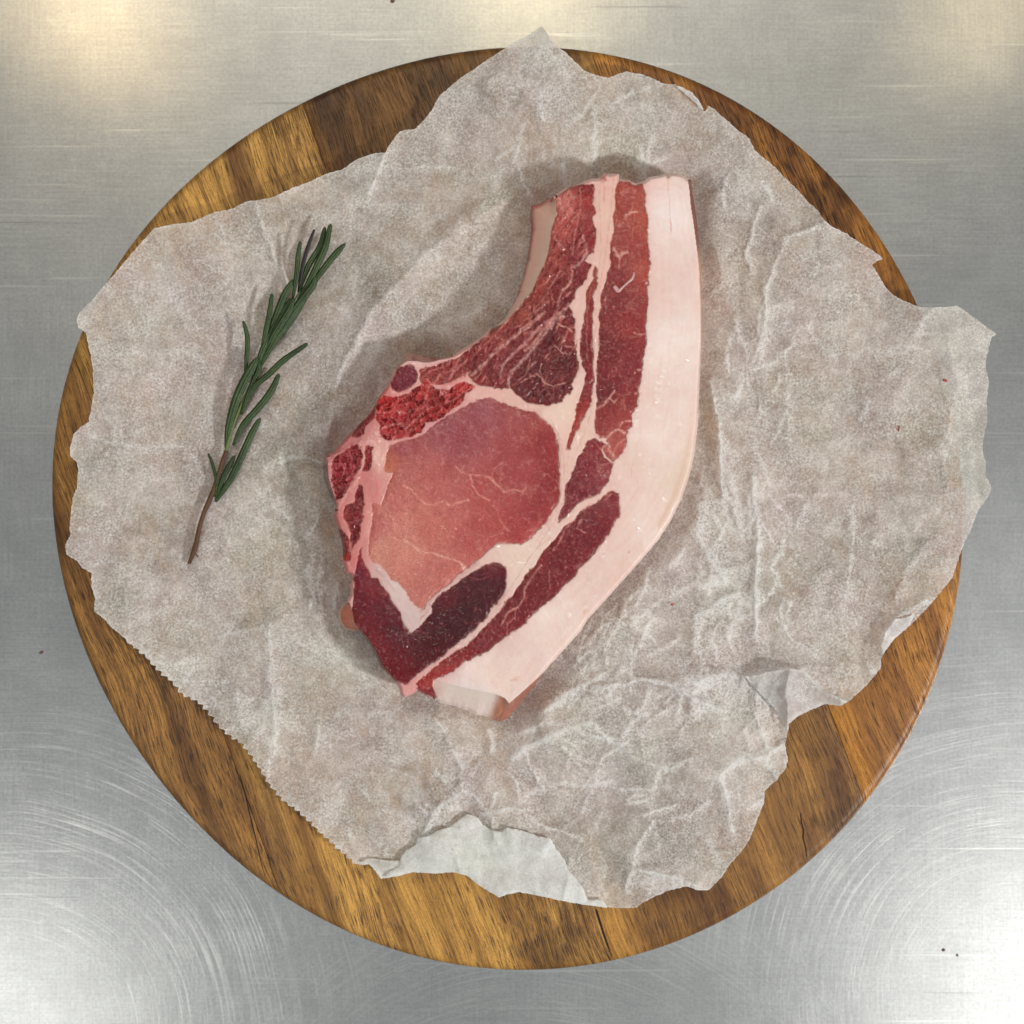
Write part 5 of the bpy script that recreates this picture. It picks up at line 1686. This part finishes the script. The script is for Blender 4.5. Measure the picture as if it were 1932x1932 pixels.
sprig = thing('rosemary_sprig', 'green rosemary sprig with a bare brown stem lying on the paper left of the chop', 'rosemary',
              (float(world_xy(470, 800, ZB)[0]), float(world_xy(470, 800, ZB)[1]), ZB + .002))
STEM = P('R', (192, 1885), (208, 1850), (222, 1815), (234, 1770), (248, 1700), (272, 1620), (298, 1560), (322, 1500), (345, 1430), (370, 1350), (393, 1285), (410, 1210),
         (450, 1090), (500, 980), (552, 860), (620, 740), (685, 610), (745, 500), (800, 410))


def zline(pts, lift0, lift1):
    n = len(pts)
    zs = []
    zmax = max(paper_z(u, v) for u, v in pts)
    for i, (u, v) in enumerate(pts):
        t = i / (n - 1)
        zs.append(.5 * paper_z(u, v) + .5 * zmax + (lift0 + (lift1 - lift0) * t) * 1e-3)
    return zs


zs = zline(STEM, 1.3, 3.0)
SR = [6, 10, 13.5, 12, 10.5, 10.5, 12.5, 11, 10, 10, 10.5, 9, 8, 8, 7.5, 7, 6, 5, 4]
st_o = tube('stem', STEM[:11], [r * .40 * S for r in SR[:11]], stem_mat, sprig, zs[:11], flat=1.)
st_o['label'] = 'bare brown woody stem'
st_o = tube('stem', STEM[10:], [r * .354 * S for r in SR[10:]], gstem_mat, sprig, zs[10:], flat=1.)
st_o['label'] = 'young green stem'
# ragged cut end
for pts_ in (P('R', (205, 1862), (192, 1880), (180, 1898)), P('R', (214, 1850), (206, 1875), (200, 1893)), P('R', (232, 1835), (240, 1850), (242, 1838))):
    tube('stem_splinter', pts_, [3.2 * .354 * S, 2.6 * .354 * S, .6 * .354 * S], stem_mat, sprig, [zs[0] + .0006] * 3, flat=.6, seg=6)


def stem_z(u, v):
    d = [math.hypot(a - u, b - v) for a, b in STEM]
    return zs[int(np.argmin(d))]


LEAVES = [
    (22, 1.2, 0, ((328, 1530), (340, 1470), (335, 1420), (318, 1350), (295, 1297))),
    (40, .6, 0, ((335, 1548), (358, 1480), (380, 1420), (412, 1360), (440, 1308))),
    (48, 1.4, 0, ((335, 1556), (380, 1490), (425, 1420), (475, 1310), (530, 1190), (575, 1108))),
    (62, 2.2, 0, ((393, 1270), (405, 1160), (440, 1030), (480, 930), (525, 850), (560, 785))),
    (48, 1.4, 0, ((430, 1255), (480, 1150), (560, 1060), (630, 970), (675, 872))),
    (42, 2.4, 0, ((490, 1050), (535, 950), (615, 880), (700, 800), (828, 712))),
    (33, 2.6, 0, ((490, 905), (502, 780), (505, 680), (483, 590))),
    (40, 1.2, 0, ((470, 1090), (520, 960), (565, 850), (560, 790))),
    (37, 3.0, 0, ((575, 770), (605, 640), (625, 540), (636, 445))),
    (52, 2.8, 0, ((565, 850), (620, 750), (700, 620), (780, 500), (850, 410), (872, 352))),
    (50, 1.8, 0, ((600, 720), (650, 590), (700, 460), (750, 370))),
    (35, 3.6, 0, ((745, 480), (765, 370), (775, 250), (788, 165))),
    (28, 4.0, 1, ((775, 440), (800, 300), (828, 200), (863, 103))),
    (42, 3.0, 0, ((780, 440), (830, 300), (890, 200), (920, 90))),
    (46, 4.0, 0, ((765, 500), (830, 390), (880, 290), (920, 200), (950, 73))),
    (44, 3.4, 0, ((755, 540), (850, 400), (930, 290), (985, 225), (1028, 178))),
    (48, 2.2, 0, ((620, 740), (700, 640), (770, 540), (850, 400))),
    (46, 1.4, 0, ((540, 870), (590, 740), (660, 600), (740, 470))),
    (44, 3.0, 0, ((590, 790), (650, 660), (720, 550), (755, 470))),
]
for wd, lift, dark, pts in LEAVES:
    pp_ = P('R', *pts)
    n = len(pp_)
    zb_ = stem_z(*pp_[0])
    zpap = max(paper_z(u, v) for u, v in pp_)
    zz = []
    for i, (u, v) in enumerate(pp_):
        t = i / (n - 1)
        zz.append(max(zb_ + lift * .55e-3 * min(1, t * 3) + lift * .5e-3 * t, zpap + .0010))
    r = wd * .40 * .354 * S
    rad = []
    for i in range(n):
        t = i / (n - 1)
        rad.append(r * (.40 + .6 * min(1, t * 3.0)) * (1 if t < .8 else .96))
    # blunt rounded tip
    u2, v2 = pp_[-1]
    u1, v1 = pp_[-2]
    L_ = math.hypot(u2 - u1, v2 - v1)
    e_ = r / S
    du, dv = (u2 - u1) / L_, (v2 - v1) / L_
    pp_ = pp_[:-1] + [(u2 - du * e_ * 1.2, v2 - dv * e_ * 1.2), (u2 - du * e_ * .35, v2 - dv * e_ * .35), (u2, v2)]
    rad = rad[:-1] + [r * .66, r * .34, r * .03]
    zz = zz[:-1] + [zz[-1]] * 3
    tube('leaf', pp_, rad, dark_leaf if dark else leaf_mat, sprig, zz, flat=.42, seg=14, attr=True)

# ------------------------------------------------------------------ crumbs on the table and the paper
kk_ = NT('meat_crumb')
kn_ = kk_.noise(kk_.pos(), 1500., 2, .5)
kb_ = kk_.n('ShaderNodeBsdfPrincipled', {'Base Color': kk_.mix(kn_, lin((70, 26, 24)), lin((124, 74, 64))), 'Roughness': .5})
crumb_mat = kk_.surf(kb_.outputs[0])
kk_ = NT('red_crumb')
kb_ = kk_.n('ShaderNodeBsdfPrincipled', {'Base Color': tuple(lin((176, 62, 56))) + (1,), 'Roughness': .4})
red_mat = kk_.surf(kb_.outputs[0])


def crumb(u, v, z, r, squash, ang, mat, label, seed, name='crumb', cat='crumb'):
    import bmesh
    bm = bmesh.new()
    bmesh.ops.create_icosphere(bm, subdivisions=2, radius=1)
    rr = random.Random(seed)
    from mathutils import noise as mn, Vector
    for vv in bm.verts:
        n_ = 1 + .45 * mn.noise(vv.co * 1.6 + Vector((seed * 3.1, 0, 0)))
        c_ = vv.co * n_
        x_, y_ = c_.x * r, c_.y * r * squash
        vv.co = (x_ * math.cos(ang) - y_ * math.sin(ang), x_ * math.sin(ang) + y_ * math.cos(ang), c_.z * r * .35)
    for f_ in bm.faces:
        f_.smooth = True
    me = bpy.data.meshes.new(name)
    bm.to_mesh(me)
    bm.free()
    o = link(name, me, mat)
    x_, y_ = world_xy(u, v, z)
    o.location = (float(x_), float(y_), z + r * .25)
    o['label'] = label
    o['category'] = cat
    return o


crumb(78, 1231, 0, .0009, .6, .5, crumb_mat, 'dark crumb on the steel table left of the board', 1)
crumb(1780, 1792, 0, .0007, .8, .2, crumb_mat, 'larger dark crumb on the steel at the lower right', 2)
crumb(1806, 1802, 0, .00055, .8, 1.2, crumb_mat, 'smaller dark crumb on the steel at the lower right', 3)
crumb(741, 1, 0, .0010, .8, .9, crumb_mat, 'reddish crumb on the steel at the top edge', 4)
crumb(1783, 718, paper_z(1783, 718), .0009, .5, -.4, red_mat, 'small red meat scrap on the right side of the paper', 5, 'meat_scrap', 'meat scrap')
crumb(1696, 808, paper_z(1696, 808), .0011, .22, 1.4, red_mat, 'thin faint red fibre on the right side of the paper', 6, 'meat_fibre', 'meat fibre')
crumb(1268, 1140, paper_z(1268, 1140) + .001, .0006, .7, .4, red_mat, 'tiny red scrap on the paper beside the lower fat', 7, 'meat_scrap', 'meat scrap')
